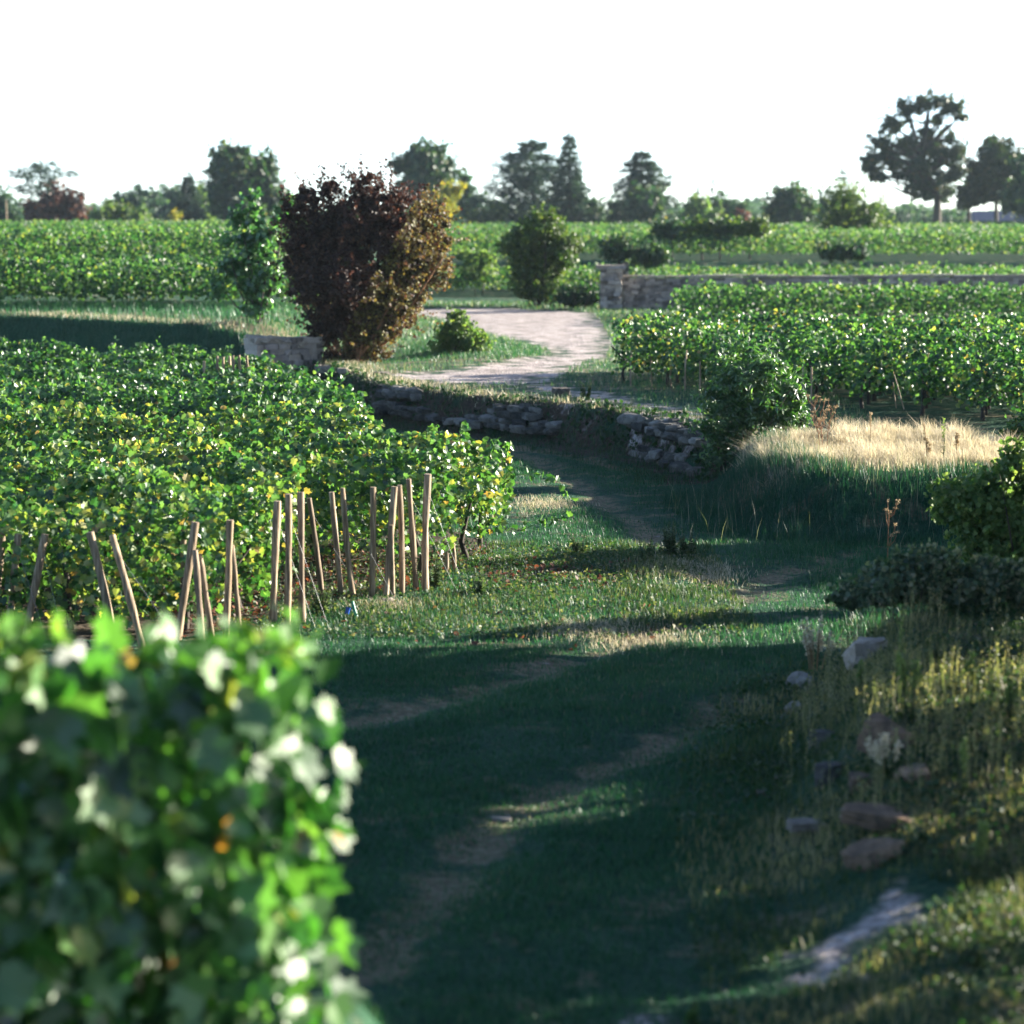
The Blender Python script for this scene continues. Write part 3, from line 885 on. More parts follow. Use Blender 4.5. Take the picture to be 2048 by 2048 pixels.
stone(1000, 1640, 0, (.13, .1, .03), 'flat stone sunk in the shaded track grass', mat='dark_stone', dz=.005, group='stones on the track')
for k_, (u, v, s_) in enumerate([(650, 742, .4), (690, 745, .3), (765, 752, .32)]):
    stone(u, v, .5, (s_, s_ * .8, s_ * .4), ['pale flat stone left of the purple bush foot', 'pale stone right at the purple bush foot', 'pale stone right of the purple bush foot'][k_], mat='stone', dz=.04, group='stones round the purple bush')
stone(1355, 855, .55, (.26, .3, .2), 'grey rock on the bank edge left of the leafy sapling', mat='dark_stone', dz=.05, group='stones on the bank edge')

# small litter in the grass
gx, gy = G(713, 1240, 0)
TB = thing('plastic_tube', 'short green plastic tube with blue cap lying in the grass by the stakes', 'tube', (gx, gy, 0))
mb = MB(); tube(mb, [(0.0, 0, .03), (-.04, .05, .16)], .016, 8); mb.build('tube_body', M['green_plastic'], TB)
mb = MB(); tube(mb, [(-.09, .04, .05), (-.075, .05, .11)], .022, 8); mb.build('cap', M['blue_plastic'], TB)


# ------------------------------------------------------------------ trees and shrubs
def clumps(mb, org, blobs, n, leaf, T=QUAD, sub=14, spread=.38, tint_f=None, shell=.45, up=.35, shoots=0, slen=.5):
    """blobs: (center xyz, radii xyz). leaf faces in sub-clumps through each blob."""
    vol = np.array([b[1][0] * b[1][2] for b in blobs]); vol = vol / vol.sum()
    for (c, r), w in zip(blobs, vol):
        c = np.array(c); r = np.array(r)
        k = max(3, int(sub * len(blobs) * w)) if sub else 3
        d = norm(RNG.normal(size=(k, 3))); rad = RNG.random((k, 1)) ** shell
        cc = c + d * rad * r * .85
        m = max(1, int(n * w / k))
        sz = spread * (.6 + .8 * RNG.random((k, 1, 1))) * r.mean()
        q = RNG.normal(size=(k, m, 3)); q = q / np.maximum(np.linalg.norm(q, axis=2, keepdims=True), .1) * RNG.random((k, m, 1)) ** .5
        P = (cc[:, None, :] + q * sz * [1, 1, .75]).reshape(-1, 3)
        N = (q + d[:, None, :] * .5).reshape(-1, 3) + RNG.normal(size=(k * m, 3)) * .5 + [0, 0, up]
        base = np.repeat(RNG.random(k) * .35, m)
        t = np.clip(base + RNG.random(k * m) * .6, 0, 1)
        if tint_f is not None: t = tint_f(P, t)
        leaves(mb, P - org, N, leaf * (.6 + .8 * RNG.random(k * m)), T, t)


    if shoots:
        for _ in range(shoots):
            c, r = blobs[RNG.choice(len(blobs), p=vol)]
            d = norm(RNG.normal(size=3) + [0, 0, .5]); p0 = np.array(c) + d * np.array(r) * .85
            dr = norm(d + RNG.normal(size=3) * .35 + [0, 0, .45]); L_ = slen * (.4 + .9 * RNG.random()); m = int(8 + 8 * RNG.random())
            q = np.linspace(0, 1, m)[:, None]
            P = p0 + dr * q * L_ + RNG.normal(size=(m, 3)) * leaf * .45 * (1.2 - q)
            t = RNG.random(m)
            if tint_f is not None: t = tint_f(P, t)
            leaves(mb, P - org, RNG.normal(size=(m, 3)) + [0, 0, .4], leaf * (.6 + .7 * RNG.random(m)), T, t, droop=-.2)


def broadleaf(name, label, D, base, blobs_px, n, leaf, mat, trunk_w=.4, group=None, cat='tree', limbs=True, zg=None, depth=.9, T=QUAD, tint_f=None, sub=32, spread=.27, fork=None, shoots=None, slen=None):
    pxm = FPX / D
    b0 = AT(base[0], base[1], D)
    zg = float(terr(b0[0], D)) if zg is None else zg
    org = np.array([b0[0], D, zg])
    r = thing(name, label, cat, tuple(org), group)
    blobs = []
    for (u, v, ru, rv) in blobs_px:
        c = AT(u, v, D)
        ry = (ru / pxm) * depth
        c[1] += RNG.normal() * .25 * ry
        blobs.append((c, (ru / pxm, ry, rv / pxm)))
    mb = MB(); clumps(mb, org, blobs, n, leaf, T, tint_f=tint_f, sub=sub, spread=spread, shoots=max(10, n // 55) if shoots is None else shoots,
                      slen=(leaf * 2.2) if slen is None else slen)
    mb.build('crown', M[mat], r)
    mb = MB()
    zmin = min(c[2] - rr[2] for c, rr in blobs); fk = max(zmin, zg + .25 * (blobs[0][0][2] - zg)) if fork is None else AT(base[0], fork, D)[2]
    top = np.array([org[0] + RNG.normal() * .05, D, fk])
    tube(mb, np.array([org - [0, 0, .2], (org + top) / 2 + RNG.normal(size=3) * .03 * trunk_w, top]) - org, [trunk_w * .62, trunk_w * .48, trunk_w * .42], 9, rough=.15)
    if limbs:
        wv = np.array([rr[0] * rr[2] for c, rr in blobs]); cc = sum(w_ * c for w_, (c, rr) in zip(wv, blobs)) / wv.sum()
        cc = np.array([cc[0], cc[1], max(cc[2], top[2] + .3)])
        tube(mb, np.array([top - [0, 0, .1], (top + cc) / 2, cc]) - org, [trunk_w * .42, trunk_w * .3, trunk_w * .14], 7, rough=.15)
        base_top = top
        for c, rr in blobs:
            f_ = float(np.clip((c[2] - base_top[2]) / (cc[2] - base_top[2]) - .45, 0, .95)); top = base_top + (cc - base_top) * f_
            if c[2] < base_top[2] + .2: continue
            for _ in range(2):
                e = c + RNG.normal(size=3) * np.array(rr) * .35
                mid = (top + e) / 2 + RNG.normal(size=3) * .08 * np.linalg.norm(e - top) + [0, 0, .05 * np.linalg.norm(e - top)]
                tube(mb, np.array([top - [0, 0, .1], mid, e]) - org, [trunk_w * .26, trunk_w * .16, trunk_w * .05], 6, rough=.2)
    mb.build('trunk', M['bark'], r)
    return r


def conifer(name, label, D, base, top, hw, mat='conifer', shape='spruce', levels=16, per=7, gap=.0, group=None, trunk_w=.35, n=34, leaf=.42, seed=0):
    pxm = FPX / D
    b0 = AT(base[0], base[1], D); zg = float(terr(b0[0], D)); zt = AT(top[0], top[1], D)[2]; xt = AT(top[0], top[1], D)[0]
    org = np.array([b0[0], D, zg]); H = zt - zg; W = hw / pxm
    r = thing(name, label, 'tree', tuple(org), group)
    mb = MB(); tk = MB()
    ax = lambda q: np.array([org[0] + (xt - org[0]) * q, D, zg + H * q])
    tube(tk, np.array([ax(0) - [0, 0, .2], ax(.3), ax(.7), ax(.98)]) - org, [trunk_w * .6, trunk_w * .45, trunk_w * .22, .03], 8)
    rg = np.random.default_rng(seed + 11)
    for k in range(levels):
        q = .10 + .88 * (k + .3 * rg.random()) / levels
        if shape == 'spruce': rad = W * (1 - q) ** .8 * (.65 + .6 * rg.random()); dr = -.35
        elif shape == 'cedar': rad = W * (np.interp(q, [0, .2, .45, .7, .9, 1], [.85, 1.0, .82, .55, .28, .08])) * (.65 + .6 * rg.random()); dr = .10
        else: rad = W * (np.interp(q, [0, .35, .6, .85, 1], [.35, .55, 1.0, .8, .25])) * (.55 + .8 * rg.random()); dr = .25
        for j in range(per):
            if rg.random() < gap: continue
            a = (j + rg.random() * .8) / per * 2 * math.pi
            R_ = rad * (.65 + .55 * rg.random())
            d = np.array([math.cos(a), math.sin(a), 0])
            c0 = ax(q); e = c0 + d * R_ + [0, 0, dr * R_ + rg.normal() * .08 * R_]
            mid = (c0 + e) / 2 + [0, 0, .06 * R_]
            tube(tk, np.array([c0, mid, e]) - org, [trunk_w * .12 * (1 - q * .6), trunk_w * .07, .015], 4, cap=False)
            m = int(n * (.4 + R_ / W))
            s = rg.random(m) ** .7
            P = c0 + (mid - c0) * (np.minimum(s, .5) * 2)[:, None] + (e - mid) * (np.maximum(s - .5, 0) * 2)[:, None]
            side = np.array([-d[1], d[0], 0])
            wd = R_ * .30 * (1.15 - s)
            P = P + side * (rg.normal(size=m) * wd)[:, None] + np.array([0, 0, 1]) * (rg.normal(size=m) * .055 * R_ - (.05 * R_ if shape == 'spruce' else 0))[:, None]
            N = np.stack([rg.normal(size=m) * .4, rg.normal(size=m) * .4, np.ones(m)], 1) + d * .2
            leaves(mb, P - org, N, leaf * (.6 + .8 * rg.random(m)), NAR, rg.random(m), droop=.2 if shape == 'spruce' else 0, tip=d)
    # leader
    m = 30; s = rg.random(m); P = ax(1.0) + np.stack([rg.normal(size=m) * .12, rg.normal(size=m) * .12, -s * H * .10], 1)
    leaves(mb, P - org, rg.normal(size=(m, 3)), leaf * .7, NAR, droop=-.5)
    mb.build('crown', M[mat], r); tk.build('trunk', M['bark'], r)
    return r


# --- skyline, left to right
broadleaf('pine_tree', 'dark blue-green tree at the left picture edge behind the thin pole', 235, (-5, 460), [(0, 415, 26, 28), (20, 440, 26, 22), (-20, 440, 20, 30)], 2600, .42, 'broad_blue', .3)
conifer('cedar_tree', 'shaggy cedar with flat ragged top rising over the rust-red tree', 245, (84, 462), (80, 326), 62, shape='flat', levels=13, per=6, gap=.25, n=42, leaf=.5, seed=3)
broadleaf('rust_tree', 'rust-red rounded tree at the left in front of the shaggy cedar', 225, (110, 462), [(100, 425, 42, 34), (140, 420, 30, 36), (75, 430, 30, 28), (160, 440, 18, 22), (120, 395, 22, 16)], 5200, .36, 'red_tree', .3)
broadleaf('low_tree', 'pale green low tree right of the rust-red tree', 232, (205, 462), [(200, 438, 22, 22), (222, 430, 18, 24), (185, 448, 16, 14)], 2000, .34, 'pale', .2)
broadleaf('low_tree', 'mid green bushy tree between pale low trees on the left', 228, (250, 462), [(245, 436, 22, 24), (262, 444, 16, 16)], 1900, .34, 'olive_bush', .2)
broadleaf('low_tree', 'yellow-green slanting bush in front of the blue rounded tree', 222, (285, 462), [(282, 440, 16, 20), (296, 450, 16, 12)], 1300, .32, 'pale', .15)
broadleaf('flat_topped_tree', 'bluish flat-topped tree behind the pale low bushes', 300, (285, 455), [(262, 398, 26, 12), (300, 396, 24, 14), (285, 408, 40, 10), (250, 410, 16, 8)], 2600, .5, 'broad_blue', .4)
broadleaf('rounded_tree', 'blue-green rounded tree left of the small dark conifer', 310, (335, 460), [(340, 420, 30, 34), (325, 445, 30, 22), (352, 400, 20, 16)], 4200, .5, 'broad_blue', .4)
conifer('small_conifer', 'small dark pointed conifer left of the large twin-topped tree', 260, (378, 462), (377, 346), 40, shape='spruce', levels=15, per=8, n=38, leaf=.5, seed=5)
broadleaf('yellow_bush', 'small yellow-green bush at the foot of the pointed conifer', 215, (350, 462), [(350, 442, 9, 14)], 260, .25, 'yellow', .08)
broadleaf('pale_tree', 'pale thin tree between the pointed conifer and the large tree', 280, (405, 460), [(402, 400, 14, 26), (412, 430, 20, 24), (395, 435, 16, 18)], 1500, .4, 'pale', .2)
broadleaf('twin_topped_tree', 'large grey-green tree with ragged twin top, left of the purple bush', 240, (480, 462), [(470, 350, 48, 42), (455, 330, 34, 30), (500, 370, 44, 48), (445, 385, 30, 40), (530, 355, 26, 36), (540, 400, 26, 34), (470, 300, 17, 12), (455, 308, 8, 14), (490, 303, 7, 10), (525, 322, 16, 16), (480, 420, 60, 30)], 12500, .42, 'broad', .6)
broadleaf('dark_tree', 'dark teal tree to the right of the large twin-topped tree', 262, (555, 462), [(555, 405, 22, 36), (570, 425, 20, 26)], 2200, .45, 'broad_blue', .3)
broadleaf('round_crowned_tree', 'dense round-crowned tree behind the right shoulder of the purple bush', 238, (855, 462), [(850, 330, 44, 34), (830, 320, 28, 24), (875, 350, 36, 42), (840, 370, 44, 40), (800, 335, 16, 14), (860, 305, 26, 14), (790, 328, 10, 8), (860, 400, 30, 24)], 10500, .42, 'broad', .5)
broadleaf('yellowing_tree', 'yellowing small tree under the dense round crown', 230, (895, 462), [(895, 395, 18, 22), (885, 415, 20, 16), (910, 385, 10, 16)], 1500, .34, 'yellow', .2)
broadleaf('leaning_tree', 'thin leaning tree with bare top right of the yellowing tree', 262, (935, 460), [(925, 398, 22, 11), (950, 403, 14, 10), (930, 360, 10, 12), (935, 378, 10, 10), (962, 398, 10, 6), (940, 425, 30, 10)], 1700, .42, 'broad_blue', .3)
broadleaf('low_tree', 'olive low tree between the leaning tree and the cedar', 240, (1000, 462), [(1000, 425, 16, 20), (975, 434, 20, 14), (950, 440, 14, 10)], 1500, .34, 'olive_bush', .2)
conifer('atlas_cedar', 'broad open cedar with tiered blue branches, left of the dark spruce', 250, (1068, 462), (1063, 279), 118, shape='cedar', levels=17, per=7, gap=.2, n=100, leaf=.55, seed=7, trunk_w=.5)
conifer('spruce', 'tall narrow dark spruce with pointed top beside the broad cedar', 240, (1140, 462), (1137, 262), 60, shape='spruce', levels=20, per=7, gap=.12, n=44, leaf=.5, seed=9)
broadleaf('low_tree', 'grey-green tree mass at the foot of the dark spruce', 250, (1160, 462), [(1150, 400, 24, 36), (1180, 425, 26, 28), (1110, 425, 26, 30), (1205, 440, 24, 14)], 3600, .42, 'broad', .3)
broadleaf('low_tree', 'low blue-grey tree between the spruce and the next conifer', 270, (1225, 460), [(1222, 430, 22, 16), (1240, 420, 14, 14)], 1300, .42, 'broad_blue', .2)
conifer('fir_tree', 'bushy fir with a feathery top right of centre', 245, (1282, 462), (1283, 296), 66, shape='cedar', levels=17, per=9, gap=.05, n=50, leaf=.5, seed=12)
broadleaf('rounded_tree', 'rounded dull green tree growing against the feathery fir', 240, (1295, 462), [(1292, 405, 34, 26), (1290, 432, 40, 22)], 3200, .4, 'broad', .3)
conifer('bare_fir', 'thin open fir with bare branches right of the feathery fir', 250, (1332, 462), (1322, 338), 40, shape='cedar', levels=10, per=6, gap=.35, n=22, leaf=.45, seed=14)
broadleaf('low_tree', 'light green small tree below the two sparse firs', 235, (1400, 462), [(1395, 415, 22, 20), (1410, 430, 28, 18), (1380, 425, 18, 22)], 1900, .36, 'pale', .2)
conifer('small_conifer', 'small sparse conifer on the skyline, left one of two', 270, (1397, 460), (1396, 376), 16, shape='spruce', levels=9, per=6, gap=.3, n=18, leaf=.4, seed=15)
conifer('small_conifer', 'tall thin sparse conifer on the skyline, right one of two', 270, (1428, 460), (1426, 358), 26, shape='spruce', levels=11, per=6, gap=.3, n=20, leaf=.42, seed=16)
broadleaf('low_tree', 'dull blue-green rounded tree left of the dense round tree', 255, (1450, 462), [(1448, 415, 22, 18), (1462, 430, 26, 18), (1488, 420, 10, 16)], 2300, .4, 'broad_blue', .25)
broadleaf('rosy_tree', 'small rosy-brown tree top behind the field hedge', 250, (1485, 460), [(1485, 438, 16, 10)], 500, .35, 'red_tree', .15)
broadleaf('round_tree', 'dense round bright-topped tree standing alone on the skyline', 225, (1577, 462), [(1577, 405, 38, 30), (1550, 420, 26, 26), (1604, 420, 24, 28), (1577, 430, 50, 22), (1590, 385, 22, 14)], 6500, .34, 'broad', .3, tint_f=lambda P, t: t)
broadleaf('dark_tree', 'dark blue shrubby tree left of the spiky bush', 235, (1655, 462), [(1655, 415, 20, 28), (1675, 425, 20, 24)], 2300, .36, 'broad_blue', .2)
conifer('bare_fir', 'thin bare-topped fir rising behind the spiky bush', 235, (1684, 462), (1686, 336), 24, shape='cedar', levels=13, per=6, gap=.25, n=18, leaf=.36, seed=19)
BT = [(1850, 205, 38, 18), (1900, 215, 28, 22), (1922, 235, 16, 14), (1812, 225, 24, 22), (1785, 250, 26, 20), (1760, 280, 22, 20), (1748, 320, 26, 26), (1780, 310, 26, 26),
      (1820, 290, 26, 20), (1850, 260, 20, 14), (1875, 240, 22, 14), (1755, 350, 18, 14), (1800, 335, 26, 20), (1840, 325, 30, 24), (1880, 310, 30, 26), (1912, 310, 24, 24),
      (1830, 365, 30, 20), (1870, 360, 34, 26), (1905, 345, 24, 28), (1890, 385, 30, 14), (1850, 390, 30, 10), (1895, 275, 14, 14), (1925, 300, 14, 14), (1738, 335, 14, 18), (1765, 355, 12, 12)]
broadleaf('big_tree', 'tall dark open-crowned tree on a bare trunk, highest on the skyline at the right', 215, (1872, 462), BT, 12500, .29, 'big', .75, sub=10, spread=.42, fork=392, shoots=220, slen=.8)
broadleaf('round_tree', 'dense dark round-crowned tree at the right edge beside the highest tree', 222, (1992, 462), [(1992, 320, 40, 40), (1965, 345, 32, 40), (2020, 345, 30, 40), (1990, 375, 56, 30), (1950, 385, 34, 26), (1935, 400, 26, 12), (2000, 295, 22, 14)], 11500, .36, 'big', .4, fork=400)
broadleaf('green_tree', 'brighter green tree cut by the right picture edge', 205, (2050, 462), [(2048, 350, 26, 40), (2055, 400, 40, 34), (2030, 405, 24, 26)], 5200, .34, 'broad', .4)
broadleaf('small_tree', 'low bushy stem group under the dark round-crowned tree', 230, (1937, 460), [(1937, 400, 26, 16)], 1000, .36, 'big', .35)
# spiky broom bush
broadleaf('broom_bush', 'large spiky green bush on the field edge left of the highest tree', 150, (1700, 470), [(1695, 435, 34, 36), (1680, 415, 20, 34), (1730, 440, 34, 26), (1665, 450, 26, 18), (1765, 455, 28, 14), (1705, 400, 14, 20), (1745, 425, 12, 22)], 6000, .26, 'olive_bush', .1, cat='bush', T=NAR, shoots=260, slen=1.3)
for (u, v, ru, rv, lb) in [(1345, 464, 48, 17, 'dark rounded bush on the terrace edge, leftmost of the field bushes'), (1405, 464, 30, 14, 'brownish low bush in the middle of the field hedge'), (1440, 462, 28, 18, 'dark green bush in the field hedge right of the brownish one'),
                           (1500, 456, 40, 16, 'long low olive bush at the right end of the field hedge')]:
    broadleaf('hedge_bush', lb, 117, (u, v + rv), [(u - ru * .4, v, ru * .6, rv), (u + ru * .4, v, ru * .6, rv)], 2200, .17, 'broad' if 'dark' in lb else 'olive_bush', .08, cat='bush')
for (u, v, ru, rv, lb) in [(1300, 512, 42, 18, 'dark bush behind the slender gate post'), (1285, 535, 34, 14, 'bright yellowish bush just above the long wall near the pillar'), (1690, 505, 60, 14, 'dark low bushes at the foot of the far terrace, centre right'),
                           (1235, 500, 28, 20, 'grey-green bush above the square gate pillar')]:
    broadleaf('terrace_bush', lb, 104, (u, v + rv), [(u - ru * .4, v, ru * .6, rv), (u + ru * .4, v, ru * .6, rv)], 2300, .15, 'pale' if 'bright' in lb else 'broad', .08, cat='bush')
# clipped hedges and low house roof under the right trees
for (u0, u1, v, lb) in [(1815, 1888, 455, 'dark clipped low hedge left of the highest trunk'), (1896, 2045, 450, 'dark clipped low hedge below the right trees')]:
    D = 205; a = AT(u0, v, D); b = AT(u1, v, D); mb = MB(); m = int(45 * (u1 - u0)); zg = float(terr(a[0], D))
    P = np.stack([a[0] + (b[0] - a[0]) * RNG.random(m), D + RNG.normal(size=m) * .3, a[2] - .9 + 1.15 * RNG.random(m)], 1)
    leaves(mb, P, RNG.normal(size=(m, 3)), .2, QUAD, .3 * RNG.random(m))
    tag(mb.build('clipped_hedge', M['broad_blue']), lb, 'hedge')
D = 250; c = AT(2000, 428, D); zg = float(terr(c[0], D))
HS = thing('low_house', 'low house with blue-grey roof glimpsed under the right trees', 'house', (c[0], D, zg))
mb = MB(); w_, h_ = 2.6, c[2] - zg
mb.add([(-w_, -1.5, 0), (w_, -1.5, 0), (w_, -1.5, h_ * .7), (-w_, -1.5, h_ * .7), (-w_, 1.5, 0), (w_, 1.5, 0), (w_, 1.5, h_ * .7), (-w_, 1.5, h_ * .7)], [(0, 1, 2, 3), (5, 4, 7, 6), (4, 0, 3, 7), (1, 5, 6, 2)], .5)
mb.build('wall', M['plaster'], HS)
mb = MB(); mb.add([(-w_ - .2, -1.8, h_ * .66), (w_ + .2, -1.8, h_ * .66), (w_ + .2, 0, h_ * 1.15), (-w_ - .2, 0, h_ * 1.15), (-w_ - .2, 1.8, h_ * .66), (w_ + .2, 1.8, h_ * .66)], [(0, 1, 2, 3), (3, 2, 5, 4)], .5)
mb.add([(-w_ - .2, -1.8, h_ * .66), (-w_ - .2, 0, h_ * 1.15), (-w_ - .2, 1.8, h_ * .66)], [(0, 1, 2)], .5)
mb.add([(w_ + .2, -1.8, h_ * .66), (w_ + .2, 0, h_ * 1.15), (w_ + .2, 1.8, h_ * .66)], [(0, 2, 1)], .5)
mb.build('roof', M['slate'], HS)
# thin pole
pz = AT(12, 400, 190); zg = float(terr(pz[0], 190))
mb = MB(); tube(mb, [(0, 0, -.2), (0, 0, (pz[2] - zg) * .5), (0, 0, pz[2] - zg)], [.09, .08, .06], 8)
o = mb.build('pole', M['wood']); o.location = (pz[0], 190, zg); tag(o, 'thin pale pole standing at the left picture edge of the upper vineyard', 'pole')
# belt of distant trees closing the skyline gaps, haze put in as blue leaf colour
mb = MB(); m = 30000
x = -78 + 156 * RNG.random(m); D = 335 + 14 * RNG.random(m)
top = .9 + 2.6 * fbm(x * .10, x * 0, 71) + 2.2 * (vn(x * .35, x * 0, 72) - .4)
P = np.stack([x, D, 1.9 + np.maximum(top, .6) * RNG.random(m) ** .7], 1)
leaves(mb, P, RNG.normal(size=(m, 3)), .6, QUAD)
tag(mb.build('tree_belt', M['broad_blue']), 'continuous belt of trees with haze-blue leaf colour behind the single skyline trees', 'woods', kind='stuff')
# far woods, their blue leaf colour standing in for haze
mb = MB(); m = 26000
uu = RNG.random(m); x = -260 + 520 * uu; D = 620 + 60 * RNG.random(m)
top = 2.2 + 4.0 * fbm(x * .04, x * 0, 77) + 2.5 * (vn(x * .16, x * 0, 78) - .3)
P = np.stack([x, D, 1.8 + np.maximum(top, 1) * RNG.random(m) ** .7], 1)
leaves(mb, P, RNG.normal(size=(m, 3)), 1.5, QUAD)
tag(mb.build('far_woods', M['broad_blue']), 'far woods with haze put into their blue leaf colour, showing between the skyline trees', 'woods', kind='stuff')

# --- sapling, purple bush, middle bush
def leafy(name, label, cat, D, base, blobs, n, leaf, mat, T, stems, sub=26, spread=.33, tint_f=None, stem_mat='bark', stem_r=.03, zg=None, shoots=None, slen=None):
    r = broadleaf(name, label, D, base, blobs, n, leaf, mat, .05, cat=cat, limbs=False, T=T, sub=sub, spread=spread, tint_f=tint_f, zg=zg, fork=base[1] - 12, shoots=shoots, slen=slen)
    org = np.array(r.location)
    old = [c for c in r.children if c.name.startswith('trunk')][0]
    bpy.data.objects.remove(old)
    mb = MB()
    for (u, v) in stems:
        e = AT(u, v, D + RNG.normal() * .3)
        b = org + [RNG.normal() * .12, RNG.normal() * .12, -.1]
        mid = b + (e - b) * .5 + np.array([(e[0] - b[0]) * .12, 0, .0]) + RNG.normal(size=3) * .06
        tube(mb, np.array([b, b * .7 + mid * .3, mid, mid * .45 + e * .55, e]) - org, [stem_r * 1.3, stem_r, stem_r * .75, stem_r * .5, stem_r * .2], 6, rough=.2)
    mb.build('stems', M[stem_mat], r)
    return r


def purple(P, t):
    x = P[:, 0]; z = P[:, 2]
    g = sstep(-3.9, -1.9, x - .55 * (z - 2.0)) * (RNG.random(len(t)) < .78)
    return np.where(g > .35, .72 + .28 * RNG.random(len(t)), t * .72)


stem_t = [(590, 420), (620, 370), (648, 350), (690, 380), (700, 350), (728, 335), (738, 345), (760, 365), (790, 375), (835, 400), (870, 430), (895, 500), (560, 480), (570, 560), (610, 600), (800, 560), (850, 600), (740, 450), (680, 480), (650, 500), (780, 480)]
PB = leafy('purple_bush', 'huge purple-brown leafy bush rising at the bend of the dirt road', 'bush', 53, (705, 738),
      [(640, 475, 84, 80), (720, 450, 90, 80), (800, 480, 84, 78), (850, 530, 58, 66), (600, 540, 44, 70), (680, 560, 100, 80), (780, 580, 84, 76), (700, 650, 66, 60), (750, 650, 54, 50), (690, 710, 56, 24), (745, 700, 44, 32), (645, 645, 46, 56), (790, 640, 46, 46),
       (620, 400, 34, 34), (655, 378, 26, 24), (730, 385, 36, 40), (790, 405, 38, 36), (845, 430, 36, 36), (880, 470, 28, 40), (740, 355, 16, 16), (575, 430, 22, 30)],
      60000, .060, 'red_bush', HEX, stem_t, sub=80, spread=.21, shoots=900, slen=.50, tint_f=purple, stem_r=.035, stem_mat='red_stem')
for (u, v) in stem_t[:12]:
    pass
leafy('sapling_tree', 'slender bright green young tree left of the purple bush', 'tree', 57, (515, 650),
      [(510, 620, 30, 26), (520, 580, 40, 30), (490, 550, 42, 34), (535, 540, 34, 40), (460, 530, 26, 26), (505, 500, 40, 34), (480, 475, 30, 24), (530, 470, 28, 30), (500, 430, 22, 30), (475, 440, 14, 20), (505, 395, 12, 18), (450, 480, 14, 14), (440, 575, 22, 22), (575, 405, 20, 14), (560, 430, 14, 20)],
      3600, .10, 'sapling', HEX, [(500, 380), (480, 440), (530, 450), (455, 500), (545, 520), (440, 570), (570, 405)], sub=12, spread=.34, stem_r=.025)
leafy('olive_bush', 'olive-green rounded bush standing at the roadside beyond the purple bush', 'bush', 86, (1075, 614),
      [(1080, 470, 46, 40), (1050, 490, 46, 40), (1120, 500, 44, 44), (1080, 530, 70, 46), (1065, 570, 44, 40), (1100, 575, 40, 36), (1020, 490, 26, 26), (1150, 500, 20, 26), (1085, 435, 26, 20), (1110, 445, 16, 16)],
      15000, .11, 'olive_bush', QUAD, [(1060, 450), (1090, 440), (1130, 480), (1040, 500)], sub=30, spread=.36, stem_r=.04)
leafy('roadside_bush', 'small bright yellow-green bush on the grassy mound by the dirt road', 'bush', 54.5, (915, 722),
      [(915, 655, 30, 26), (900, 680, 34, 30), (935, 675, 30, 24), (915, 640, 14, 16), (950, 690, 26, 20), (895, 705, 30, 16)], 5200, .085, 'pale', QUAD, [(910, 632), (935, 650), (890, 660)], sub=20, spread=.36, stem_r=.015)
leafy('low_bush', 'dark green low bush between the olive bush and the gate pillar', 'bush', 84, (1160, 612),
      [(1150, 595, 30, 16), (1185, 592, 24, 18), (1125, 600, 20, 12)], 2600, .12, 'broad', QUAD, [(1150, 585), (1180, 582)], sub=14, stem_r=.02)
leafy('yellow_shrub', 'yellow-topped shrub in the field between purple and olive bushes', 'bush', 97, (952, 560),
      [(945, 515, 34, 12), (970, 520, 30, 14), (950, 545, 44, 18)], 2600, .13, 'pale', QUAD, [(945, 510), (970, 512)], sub=14, stem_r=.02)
# ash sapling on the bank in front of the mound: pinnate leaflets
leafy('ash_sapling', 'dark leafy ash sapling growing out of the bank left of the straw mound', 'tree', 34.3, (1452, 950),
      [(1530, 735, 50, 34), (1480, 755, 54, 44), (1450, 800, 50, 46), (1510, 800, 56, 48), (1570, 790, 42, 40), (1540, 840, 60, 36), (1470, 850, 52, 40), (1440, 880, 36, 34), (1480, 905, 44, 28), (1440, 920, 30, 22), (1590, 830, 30, 26), (1410, 850, 22, 20)],
      10500, .085, 'ash', NAR, [(1530, 712), (1480, 725), (1450, 780), (1580, 780), (1560, 840), (1410, 850), (1500, 760)], sub=20, spread=.34, stem_r=.014, shoots=160, slen=.28)
# bush at the right picture edge
leafy('edge_bush', 'sunlit yellow-green bush cut by the right picture edge above the dark bank', 'bush', 23.2, (2010, 1130),
      [(2000, 985, 60, 46), (1950, 1000, 60, 36), (1900, 990, 36, 26), (2040, 940, 40, 50), (2060, 1020, 50, 70), (1985, 1050, 60, 44), (1930, 1040, 46, 26), (1990, 1110, 60, 40), (2045, 1120, 40, 50), (1940, 1090, 40, 34), (2010, 1160, 60, 40), (1880, 1030, 24, 16)], 20000, .055, 'pale', QUAD,
      [(2000, 950), (1950, 980), (1900, 985), (2040, 900)], sub=34, spread=.36, stem_r=.012)
leafy('edge_bush', 'dark green bush behind the sunlit one, touching the right vines', 'bush', 33, (2040, 960),
      [(2035, 890, 40, 46), (2060, 850, 40, 40), (2010, 920, 26, 26)], 5200, .07, 'vine', QUAD, [(2040, 850)], sub=24, stem_r=.012)
leafy('bramble', 'grey-green bramble mound right of the sunken track', 'bramble', 19.4, (1800, 1250),
      [(1790, 1165, 66, 40), (1860, 1170, 66, 40), (1735, 1185, 50, 30), (1930, 1180, 66, 40), (1820, 1130, 44, 24), (1880, 1125, 40, 20), (1985, 1165, 60, 40), (1690, 1200, 30, 18), (2040, 1170, 40, 40)], 26000, .038, 'bramble', HEX,
      [(1790, 1150), (1850, 1150), (1740, 1190), (1930, 1160)], sub=40, spread=.33, stem_r=.008)


